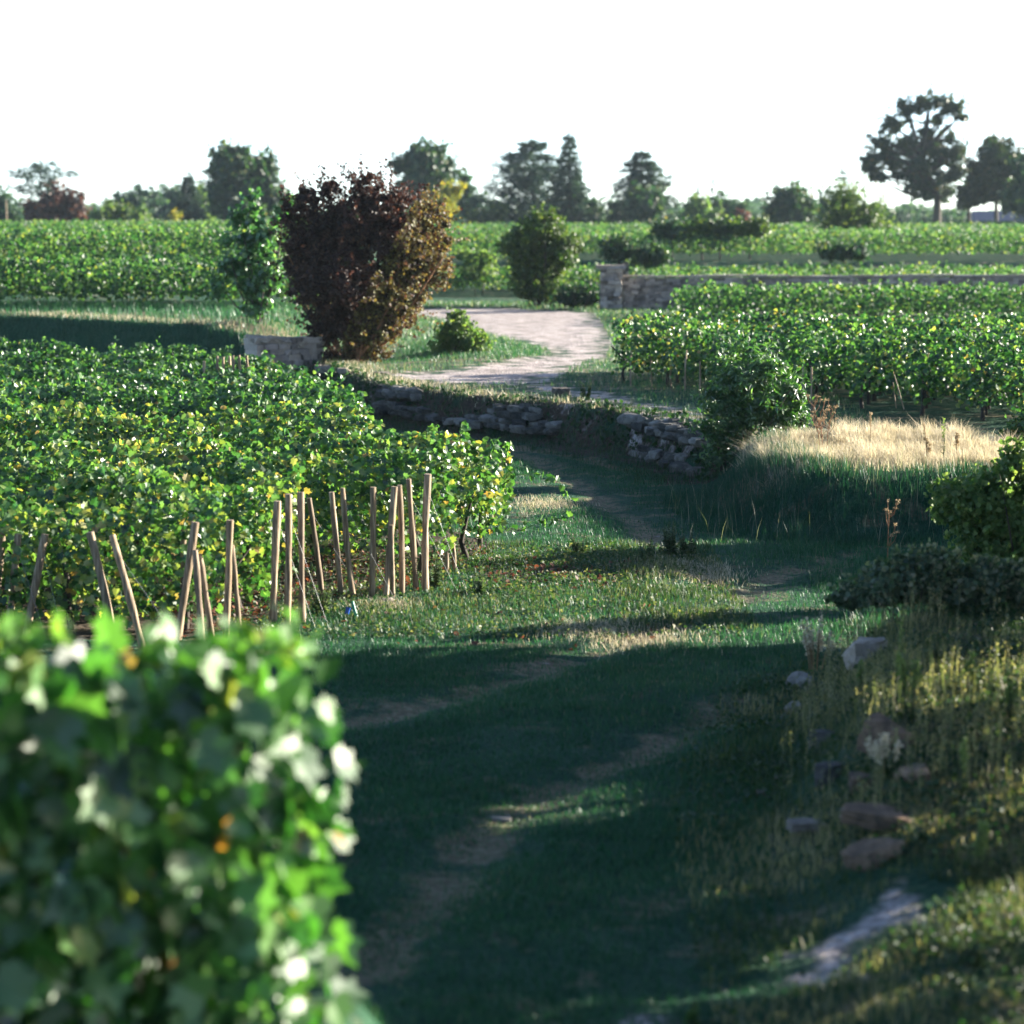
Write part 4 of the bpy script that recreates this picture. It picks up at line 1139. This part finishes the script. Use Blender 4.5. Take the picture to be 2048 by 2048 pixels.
# ------------------------------------------------------------------ weeds (individuals)
def weed(u, v0, v1, D, label, kind='spike', mat='herb', spread=20, group='weeds on the right bank', n=5, tint=None):
    bx, D, zg = HIT(u, v0); org = np.array([bx, D, zg])
    H = max(AT(u, v1, D)[2] - zg, .05); s = spread / (FPX / D)
    r = thing('weed', label, 'weed', tuple(org), group)
    st = MB(); lf = MB(); hd = MB()
    for k in range(n):
        a = RNG.random() * 6.28; rad = s * (RNG.random() ** .5) * (1 if n > 1 else 0)
        hh = H * (1 if k == 0 else .55 + .45 * RNG.random())
        e = np.array([math.cos(a) * rad, math.sin(a) * rad * .6, hh]); b0 = np.array([e[0] * .3, e[1] * .3, -.03])
        mid = (b0 + e) / 2 + np.array([-e[0] * .12, 0, 0]) + RNG.normal(size=3) * .01
        tube(st, [b0, mid, e], [.006, .005, .002], 5)
        if kind in ('spike', 'leafy'):
            m = int(34 * hh / .4) + 8
            q = .05 + .9 * RNG.random(m) ** (1.0 if kind == 'leafy' else 1.6)
            P = b0 + (e - b0) * q[:, None]
            d = norm(np.stack([RNG.normal(size=m), RNG.normal(size=m), .4 + 0 * q], 1))
            leaves(lf, P, np.stack([RNG.normal(size=m) * .4, RNG.normal(size=m) * .4, np.ones(m)], 1), (.055 if kind == 'leafy' else .045) * (1.25 - q), NAR if kind == 'spike' else HEX, .2 + .6 * RNG.random(m), droop=.1, tip=d * 3)
        if kind in ('spike', 'seed'):
            m = 60; q = .62 + .40 * RNG.random(m)
            P = b0 + (e - b0) * q[:, None] + RNG.normal(size=(m, 3)) * .008
            leaves(hd, P, RNG.normal(size=(m, 3)), .022, QUAD, .55 + .45 * RNG.random(m), droop=-.5)
        if kind == 'umbel':
            for j in range(9):
                q = .45 + .55 * RNG.random(); p = b0 + (e - b0) * q; a2 = RNG.random() * 6.28; l = .10 + .10 * RNG.random()
                w = p + np.array([math.cos(a2) * l * .6, math.sin(a2) * l * .6, l])
                tube(st, [p, (p + w) / 2 + [math.cos(a2) * .02, 0, -.01], w], [.004, .003, .002], 5)
                m = 16; h1 = MB(); leaves(h1, w + RNG.normal(size=(m, 3)) * [.010, .010, .006], RNG.normal(size=(m, 3)), .018, QUAD, .5 + .4 * RNG.random(m))
                h1.build('seed_head', M['deadstem'], r)
    st.build('stalk', M['red_stem'] if kind == 'umbel' else (M['deadstem'] if kind == 'seed' else M['stem']), r)
    if lf.n: lf.build('leaves', M['vine' if mat == 'green' else ('bramble' if 'track' in group or 'stakes' in group else 'herb')], r)
    if hd.n: hd.build('seed_head', M['straw' if mat == 'straw' else ('pale' if kind == 'spike' else 'deadstem')], r)
    return r


weed(1775, 1160, 1022, 22.5, 'dead rusty flower stalk with branching dry umbels before the dark bank', 'umbel', n=1)
weed(1630, 1350, 1235, 18.3, 'fan of dry pale seed stalks left of the squarish rock', 'seed', 'straw', spread=38, n=11)
weed(1800, 1420, 1228, 17.0, 'tall pale flower spike right of the squarish rock', 'spike', n=2, spread=8)
weed(1820, 1440, 1310, 16.8, 'leafy whitish weed leaning on the tall spike', 'spike', n=5, spread=26)
weed(1716, 1390, 1325, 16.6, 'small ochre flower spike above the wedge-shaped rock', 'spike', n=2, spread=8)
weed(1770, 1560, 1470, 15.8, 'clump of pale yellow spikes below the wedge-shaped rock', 'spike', 'straw', n=9, spread=38)
weed(1925, 1600, 1480, 15.5, 'single pale spike standing in the middle of the herb patch', 'spike', n=2, spread=6)
weed(1937, 1400, 1305, 18, 'green spike weed above the herb patch at the right', 'spike', n=4, spread=18)
weed(2020, 1440, 1345, 17.5, 'yellowish spike weed at the right picture edge', 'spike', n=5, spread=22)
weed(1870, 1330, 1270, 18.5, 'short weed tuft behind the tall pale spike', 'leafy', n=6, spread=24)
weed(1955, 1780, 1690, 13.5, 'small green weed on the lower right slope', 'leafy', n=6, spread=24)
weed(1960, 1750, 1650, 12.9, 'pale weed tuft at the lower right slope', 'spike', n=5, spread=16)
weed(1385, 2055, 1990, 11.0, 'bright green sunlit weed at the bottom edge centre', 'leafy', n=5, spread=14, mat='green', group='weeds at the bottom edge')
weed(1950, 1935, 1880, 12.0, 'yellow-green weed tuft in the dark lower right corner', 'leafy', n=5, spread=16, group='weeds at the bottom edge')
weed(1345, 1115, 1035, 25.6, 'bushy sunlit nettle-like weed beside the track bend', 'leafy', n=14, spread=30, group='weeds by the track')
weed(1375, 1110, 1055, 25.4, 'shorter nettle-like weed right of the bushy one', 'leafy', n=9, spread=24, group='weeds by the track')
weed(1290, 1125, 1070, 25.0, 'green weed tuft left of the bushy nettle-like weed', 'leafy', n=9, spread=24, group='weeds by the track')
weed(1160, 1110, 1065, 26.4, 'low leafy weed beyond the vine row end', 'leafy', n=8, spread=26, group='weeds by the track')
weed(1648, 905, 808, 34.0, 'dry branching weed skeleton behind the straw mound', 'umbel', n=4, spread=34, group='weeds on the straw mound')
weed(1740, 890, 828, 34.2, 'single thin leaning stalk above the straw mound', 'seed', n=1, group='weeds on the straw mound')
weed(1858, 930, 848, 32.5, 'pinkish dry flower spike on the right of the straw mound', 'seed', n=3, spread=14, group='weeds on the straw mound')
weed(1886, 930, 838, 32.6, 'taller green-grey spike beside the pinkish one', 'spike', n=1, group='weeds on the straw mound')
weed(1912, 925, 866, 32.6, 'short dry stalk near the right end of the straw mound', 'seed', n=2, spread=8, group='weeds on the straw mound')
weed(960, 1190, 1120, 23.9, 'green weed in the litter below the vine row end', 'leafy', n=6, spread=20, group='weeds by the stakes')
weed(870, 1180, 1095, 24.6, 'leafy weed right of the last tall stake', 'leafy', n=8, spread=26, group='weeds by the stakes')
weed(640, 1230, 1165, 23.0, 'leafy weed between dark upright stake and knotty stake', 'leafy', n=8, spread=30, group='weeds by the stakes')
weed(1170, 800, 760, 46, 'small green weed on the grass verge before the right vines', 'leafy', n=6, spread=20, group='weeds on the verge')


# ------------------------------------------------------------------ grass and herbs (uncountable)
def scatter(n, x0, x1, y0, y1, fn=None):
    y = y0 + (y1 - y0) * RNG.random(n); x = x0 + (x1 - x0) * RNG.random(n)
    if fn is not None:
        k = fn(x, y); x, y = x[k], y[k]
    return x, y


def rutm(x, y):
    r = np.zeros_like(x)
    for R_ in RUTS: r = np.maximum(r, np.exp(-(dline(x, y, R_) / .28) ** 2))
    return r


def low(x, y, m=0.0):
    return inpoly(x, y, LOW)


mb = MB()
x, y = scatter(9000, -.6, 1.3, 8.4, 10.6)
blades(mb, np.stack([x, y, terr(x, y)], 1), .05 * (.4 + RNG.random(len(x))), .003, .6, .3 + .6 * RNG.random(len(x)))
for (n, a, b, c, d, h) in [(40000, 3.0, 8.0, 20, 28.5, .09), (70000, -1.6, 2.0, 10.2, 15, .035), (90000, -1.9, 2.6, 15, 21, .04), (70000, -2.4, 4.2, 21, 28, .045), (50000, -2.0, 3.2, 28, 38, .05), (30000, -4.5, 2.5, 36, 50, .06)]:
    x, y = scatter(n, a, b, c, d, lambda x, y: low(x, y) & (RNG.random(len(x)) < np.clip(1.6 * fbm(x * 1.1, y * 1.1, 51) - .15 - 1.5 * masks(x, y)[2] - .8 * masks(x, y)[1] - .30 * rutm(x, y), .12, 1)))
    z = terr(x, y); hh = h * (.5 + 1.1 * fbm(x * .9, y * .9, 52)) * (.6 + .8 * RNG.random(len(x))) * (1 - .45 * rutm(x, y))
    tt = np.clip(.9 * fbm(x * .6, y * .6, 53) - .1 + .35 * (RNG.random(len(x)) - .5) + (RNG.random(len(x)) < .05) * .4 + .28 * rutm(x, y), 0, 1)
    blades(mb, np.stack([x, y, z], 1), hh, .0035, .5, tt)
tag(mb.build('track_grass', M['grass']), 'short shaded grass on the sunken track', 'grass', kind='stuff')

# bushier grass and weeds in the sunlit triangle before the vines
mb = MB()
x, y = scatter(46000, -2.6, 2.2, 20.3, 27.8, lambda x, y: low(x, y) & (y + 1.6 * (fbm(x, y, 66) - .5) > 21.5 + .5 * RNG.random(len(x))) & (RNG.random(len(x)) < np.clip(1.9 * fbm(x * 1.6, y * 1.6, 61) - .35, .05, 1)) & (x > np.interp(y, [21, 24, 27, 28], [-2.6, -1.8, -.3, -.2])))
blades(mb, np.stack([x, y, terr(x, y)], 1), .05 * (.3 + fbm(x * 1.5, y * 1.5, 62)) * (.5 + RNG.random(len(x))) * (1 + 1.0 * np.exp(-((x - 1.4) / .5) ** 2)), .0045, .45, np.clip(.25 + .6 * RNG.random(len(x)) + .3 * (fbm(x, y, 65) - .5), 0, 1))
x, y = scatter(15000, -2.6, 2.0, 21.3, 27.5, lambda x, y: low(x, y) & (RNG.random(len(x)) < np.clip(2.2 * fbm(x * 1.3, y * 1.3, 63) - .6, 0, 1)))
leaves(mb, np.stack([x, y, terr(x, y) + .012 + .05 * RNG.random(len(x))], 1), RNG.normal(size=(len(x), 3)) * .6 + [0, 0, 1], .022 + .02 * RNG.random(len(x)), HEX, .2 + .7 * RNG.random(len(x)), droop=0)
tag(mb.build('sunlit_weeds', M['herb']), 'sunlit grass and small weeds before the stakes', 'grass', kind='stuff')
# dry leaves on the soil
mb = MB()
x, y = scatter(2800, -3.2, 1.4, 20.8, 27.2, lambda x, y: low(x, y) & (RNG.random(len(x)) < np.clip(masks(x, y)[2] * 1.6, .08, 1)))
leaves(mb, np.stack([x, y, terr(x, y) + .01 + .02 * RNG.random(len(x))], 1), RNG.normal(size=(len(x), 3)) * .5 + [0, 0, 1], .035 + .03 * RNG.random(len(x)), HEX, .55 + .45 * RNG.random(len(x)), droop=0)
tag(mb.build('fallen_leaves', M['red_tree']), 'rusty fallen vine leaves on the soil by the stakes', 'leaves', kind='stuff')

# bleached tufts in the sunlit part of the track
mb = MB()
for (u, v, rx, ry, m) in [(1345, 1140, .30, .5, 1500), (1190, 1262, .35, .35, 1200), (1290, 1285, .30, .25, 700), (1090, 1010, .30, .5, 900), (1420, 1150, .25, .4, 700), (780, 1215, .25, .25, 500)]:
    gx_, gy_ = G(u, v, 0); x = gx_ + rx * RNG.normal(size=m) * .8; y = gy_ + ry * RNG.normal(size=m) * .8
    blades(mb, np.stack([x, y, terr(x, y)], 1), .055 * (.5 + RNG.random(m)), .003, .9, .1 + .8 * RNG.random(m))
tag(mb.build('bleached_tufts', M['straw']), 'bleached dry grass tufts scattered on the sunlit bend of the track', 'grass', kind='stuff')

# dark tall grass on the shaded slope
mb = MB()
x, y = scatter(60000, 1.6, 7.5, 26.5, 33.0, lambda x, y: (~low(x, y)) | (dline(x, y, LOW, True) < .5))
k = (dline(x, y, LOW, True) < 1.15) & (RNG.random(len(x)) < np.clip(1.8 * fbm(x * 1.4, y * 1.4, 71) - .25, .1, 1)) & (dline(x, y, LOW, True) < 2.6); x, y = x[k], y[k]
blades(mb, np.stack([x, y, terr(x, y)], 1), .17 * (.5 + fbm(x * 1.5, y * 1.5, 72)) * (.4 + .9 * RNG.random(len(x))), .004, .5, RNG.random(len(x)) * .72)
x, y = scatter(230, 1.9, 5.6, 27.5, 32.0, lambda x, y: (dline(x, y, LOW, True) < 1.3))
blades(mb, np.stack([x, y, terr(x, y)], 1), .22 + .25 * RNG.random(len(x)), .0022, .5, .94 + .06 * RNG.random(len(x)))
tag(mb.build('bank_grass', M['tallgrass']), 'dark tall grass with pale seed stalks on the shaded slope below the straw mound', 'grass', kind='stuff')

mb = MB()
x, y = scatter(60000, -17, -4.6, 53, 63, lambda x, y: (dline(x, y, LOW, True) < 1.0))
blades(mb, np.stack([x, y, terr(x, y)], 1), .13 * (.4 + fbm(x, y, 75)) * (.5 + RNG.random(len(x))), .009, .5, .7 * RNG.random(len(x)))
tag(mb.build('shaded_bank_grass', M['tallgrass']), 'dark green grass on the shaded bank left of the purple bush', 'grass', kind='stuff')
# straw mound
mb = MB()
x, y = scatter(30000, 2.6, 7.6, 29.3, 34.6, lambda x, y: (~low(x, y)) & (dline(x, y, LOW, True) > .85))
k = RNG.random(len(x)) < np.clip(2.2 * np.exp(-((x - 4.3) / 1.9) ** 4 - ((y - 31.4) / 1.8) ** 4) * (.4 + fbm(x * 1.6, y * 1.6, 81)), .03, 1); x, y = x[k], y[k]
blades(mb, np.stack([x, y, terr(x, y)], 1), .12 * (.4 + 1.1 * fbm(x * 1.4, y * 1.4, 82)) * (.5 + .8 * RNG.random(len(x))), .0035, .9, np.clip(RNG.random(len(x)) * 1.0 - .25 * (fbm(x * .8, y * .8, 83) > .58), 0, 1), dirn=[-.5, -.6, 0])
for _ in range(420):
    cx_, cy_ = 2.7 + 3.7 * RNG.random(), 29.8 + 3.4 * RNG.random()
    if low(np.array([cx_]), np.array([cy_]))[0] or dline(np.array([cx_]), np.array([cy_]), LOW, True)[0] < .55: continue
    m = 70; rr_ = .05 + .12 * RNG.random(); a = RNG.random(m) * 6.28; px_ = cx_ + np.cos(a) * rr_ * RNG.random(m); py_ = cy_ + np.sin(a) * rr_ * RNG.random(m)
    hh = (.07 + .19 * RNG.random() ** 2.5) * (1.25 if abs(cx_ - 5.0) < .8 else 1)
    blades(mb, np.stack([px_, py_, terr(px_, py_)], 1), hh * (.5 + .7 * RNG.random(m)), .003, .9, np.clip(.15 + .5 * RNG.random() + .5 * RNG.random(m), 0, 1), dirn=[-.7 * RNG.random(), -.6, 0])
tag(mb.build('straw_grass', M['straw']), 'sunlit dry straw grass on the mound at the right', 'grass', kind='stuff')

# verge grass along the dirt road, bank tops
mb = MB()
x, y = scatter(60000, -6, 5.5, 35.5, 62, lambda x, y: (~low(x, y)) & (masks(x, y)[0] < .4) & (RNG.random(len(x)) < np.clip(1.6 * fbm(x * .9, y * .9, 91) - .2, .1, 1)))
blades(mb, np.stack([x, y, terr(x, y)], 1), .10 * (.4 + fbm(x, y, 92)) * (.4 + RNG.random(len(x))), .006, .5, np.clip(.3 + .7 * RNG.random(len(x)), 0, 1))
x, y = scatter(16000, -3.2, 2.0, 52, 64, lambda x, y: (masks(x, y)[0] < .4) & (np.hypot((x + .9) / 1.6, (y - 57) / 4) < 1))
blades(mb, np.stack([x, y, terr(x, y)], 1), .10 * (.4 + RNG.random(len(x))), .008, .5, .2 + .7 * RNG.random(len(x)))
x, y = scatter(14000, -17, -4, 53, 66, lambda x, y: (~low(x, y)) & (dline(x, y, LOW, True) > 1.15))
blades(mb, np.stack([x, y, terr(x, y)], 1), .16 * (.4 + RNG.random(len(x))), .010, .5, np.clip(.15 + .6 * RNG.random(len(x)), 0, 1))
x, y = scatter(30000, -6, 7, 62, 90, lambda x, y: (masks(x, y)[0] < .4))
blades(mb, np.stack([x, y, terr(x, y)], 1), .12 * (.4 + RNG.random(len(x))), .012, .5, .3 + .7 * RNG.random(len(x)))
tag(mb.build('verge_grass', M['grass']), 'grass along the dirt road and on the bank edges', 'grass', kind='stuff')
mb = MB()
x, y = scatter(140000, -17, 3.0, 34, 64, lambda x, y: (~low(x, y)) & (masks(x, y)[0] < .35))
d = dline(x, y, LOW, True); k = (d > np.where(x < -6, .95, .28)) & (d < np.where(x < -6, 1.9, 1.1)) & (RNG.random(len(x)) < np.clip(2.2 * fbm(x * .9, y * .9, 96) - .2, .1, 1)); x, y = x[k], y[k]
blades(mb, np.stack([x, y, terr(x, y)], 1), .09 * (.4 + RNG.random(len(x))), .007, .8, RNG.random(len(x)))
tag(mb.build('dry_verge_grass', M['straw']), 'bleached dry grass along the bank edges', 'grass', kind='stuff')
# ivy and weeds over the retaining wall
mb = MB()
x, y = scatter(60000, -4.8, 3.2, 34, 54, lambda x, y: (~low(x, y)) & (dline(x, y, LOW, True) < .38) & (RNG.random(len(x)) < np.clip(2.6 * fbm(x * 1.3, y * 1.3, 95) - .55, 0, 1)))
leaves(mb, np.stack([x, y, terr(x, y) + .03 + .10 * RNG.random(len(x))], 1), RNG.normal(size=(len(x), 3)) + [0, -.5, .6], .04 + .04 * RNG.random(len(x)), HEX, .5 * RNG.random(len(x)))
x, y = scatter(26000, -4.8, 3.2, 34, 54, lambda x, y: (dline(x, y, LOW, True) < .9))
blades(mb, np.stack([x, y, terr(x, y)], 1), .12 * (.4 + RNG.random(len(x))), .005, .8, .6 * RNG.random(len(x)))
tag(mb.build('wall_undergrowth', M['herb']), 'dark creeping weeds over the crumbling retaining wall', 'undergrowth', kind='stuff')

# herb patch on the right terrace
mb = MB()
ok = lambda x, y: ((~low(x, y)) | (dline(x, y, LOW, True) < .7 * RNG.random(len(x)))) & (masks(x, y)[1] < .3)
x, y = scatter(150000, .9, 6.0, 9.6, 21.5, ok); k = (x < .24 * y + .6) & (RNG.random(len(x)) < np.clip(1.9 * fbm(x * 1.5, y * 1.5, 101) - .3, .1, 1)); x, y = x[k], y[k]
blades(mb, np.stack([x, y, terr(x, y)], 1), .085 * (.3 + 1.2 * fbm(x * 1.2, y * 1.2, 102)) * (.4 + RNG.random(len(x))), .0035, .5, np.clip(1.1 * fbm(x * 1.1, y * 1.1, 103) - .12 + .5 * RNG.random(len(x)), 0, 1))
x, y = scatter(110000, .9, 6.0, 9.6, 21.5, ok); k = (x < .24 * y + .6) & (RNG.random(len(x)) < np.clip(2.4 * fbm(x * 1.3 + 9, y * 1.3, 104) - .75, 0, 1)); x, y = x[k], y[k]
leaves(mb, np.stack([x, y, terr(x, y) + .01 + .07 * RNG.random(len(x))], 1), RNG.normal(size=(len(x), 3)) * .7 + [0, 0, .8], .016 + .02 * RNG.random(len(x)), HEX, .7 * RNG.random(len(x)), droop=0)
# many small seed spikes
x, y = scatter(5200, 1.7, 6.0, 13.5, 24, lambda x, y: (~low(x, y)) & (x < .24 * y + .4)); k = RNG.random(len(x)) < np.clip(2.4 * fbm(x * 1.1, y * 1.1, 105) - .7, .02, 1); x, y = x[k], y[k]
z = terr(x, y); hh = .10 + .26 * RNG.random(len(x))
blades(mb, np.stack([x, y, z], 1), hh, .004, .15, .75 + .2 * RNG.random(len(x)))
for q in np.linspace(.45, 1.0, 10):
    leaves(mb, np.stack([x + RNG.normal(size=len(x)) * .006, y + RNG.normal(size=len(x)) * .006, z + hh * q], 1), RNG.normal(size=(len(x), 3)), .018, QUAD, .7 + .3 * RNG.random(len(x)), droop=-.4)
tag(mb.build('herb_patch', M['herb']), 'mixed herbs, seed heads and grass covering the right bank', 'herbs', kind='stuff')

# ------------------------------------------------------------------ unseen trees beyond the right picture edge, placed and sized to shade the track
def off_tree(x, y, h, r_, label):
    zg = float(terr(x, y)); r = thing('unseen_shade_tree', label, 'tree', (x, y, zg))
    mb = MB(); org = np.array([x, y, zg])
    bl = [((x + RNG.normal() * r_ * .35, y + RNG.normal() * r_ * .35, zg + h * (.36 + .52 * RNG.random())), (r_ * .7, r_ * .7, h * .16)) for _ in range(19)]
    clumps(mb, org, bl, 19000, .13, HEX, sub=14, spread=.45); mb.build('crown', M['broad'], r)
    m2 = MB(); tube(m2, [(0, 0, -.2), (.05, 0, h * .3), (0, .05, h * .7)], [.10, .08, .03], 8, rough=.2); m2.build('trunk', M['bark'], r)


RNG = np.random.default_rng(4242)
OFF = [(5.3 + .36 * k, 12.6 + 1.58 * k, 3.8 + .10 * k, 1.4, ORD[k] + ' unseen shade tree of the row placed beyond the right picture edge, counted from the camera') for k in range(7)]
OFF += [(9.2, 28.4, 2.2, 1.6, 'wide low unseen shade tree placed beyond the right picture edge, behind the hollow')]
for a in OFF: off_tree(*a)

# ------------------------------------------------------------------ air
mb = MB()
X0, X1, Y0, Y1, Z0, Z1 = -920, 920, -62, 1520, -1.6, 34
mb.add([(x, y, z) for x in (X0, X1) for y in (Y0, Y1) for z in (Z0, Z1)], [(0, 1, 3, 2), (4, 6, 7, 5), (0, 4, 5, 1), (2, 3, 7, 6), (0, 2, 6, 4), (1, 5, 7, 3)], .5)
hm, nt, out = new_mat('air'); pv = nt.nodes.new('ShaderNodeVolumePrincipled')
pv.inputs['Color'].default_value = (.70, .88, 1.0, 1); pv.inputs['Density'].default_value = .0001; pv.inputs['Anisotropy'].default_value = .3
nt.links.new(pv.outputs[0], out.inputs['Volume'])
tag(mb.build('haze', hm), 'thin pale air over the whole vineyard', 'haze', kind='stuff')
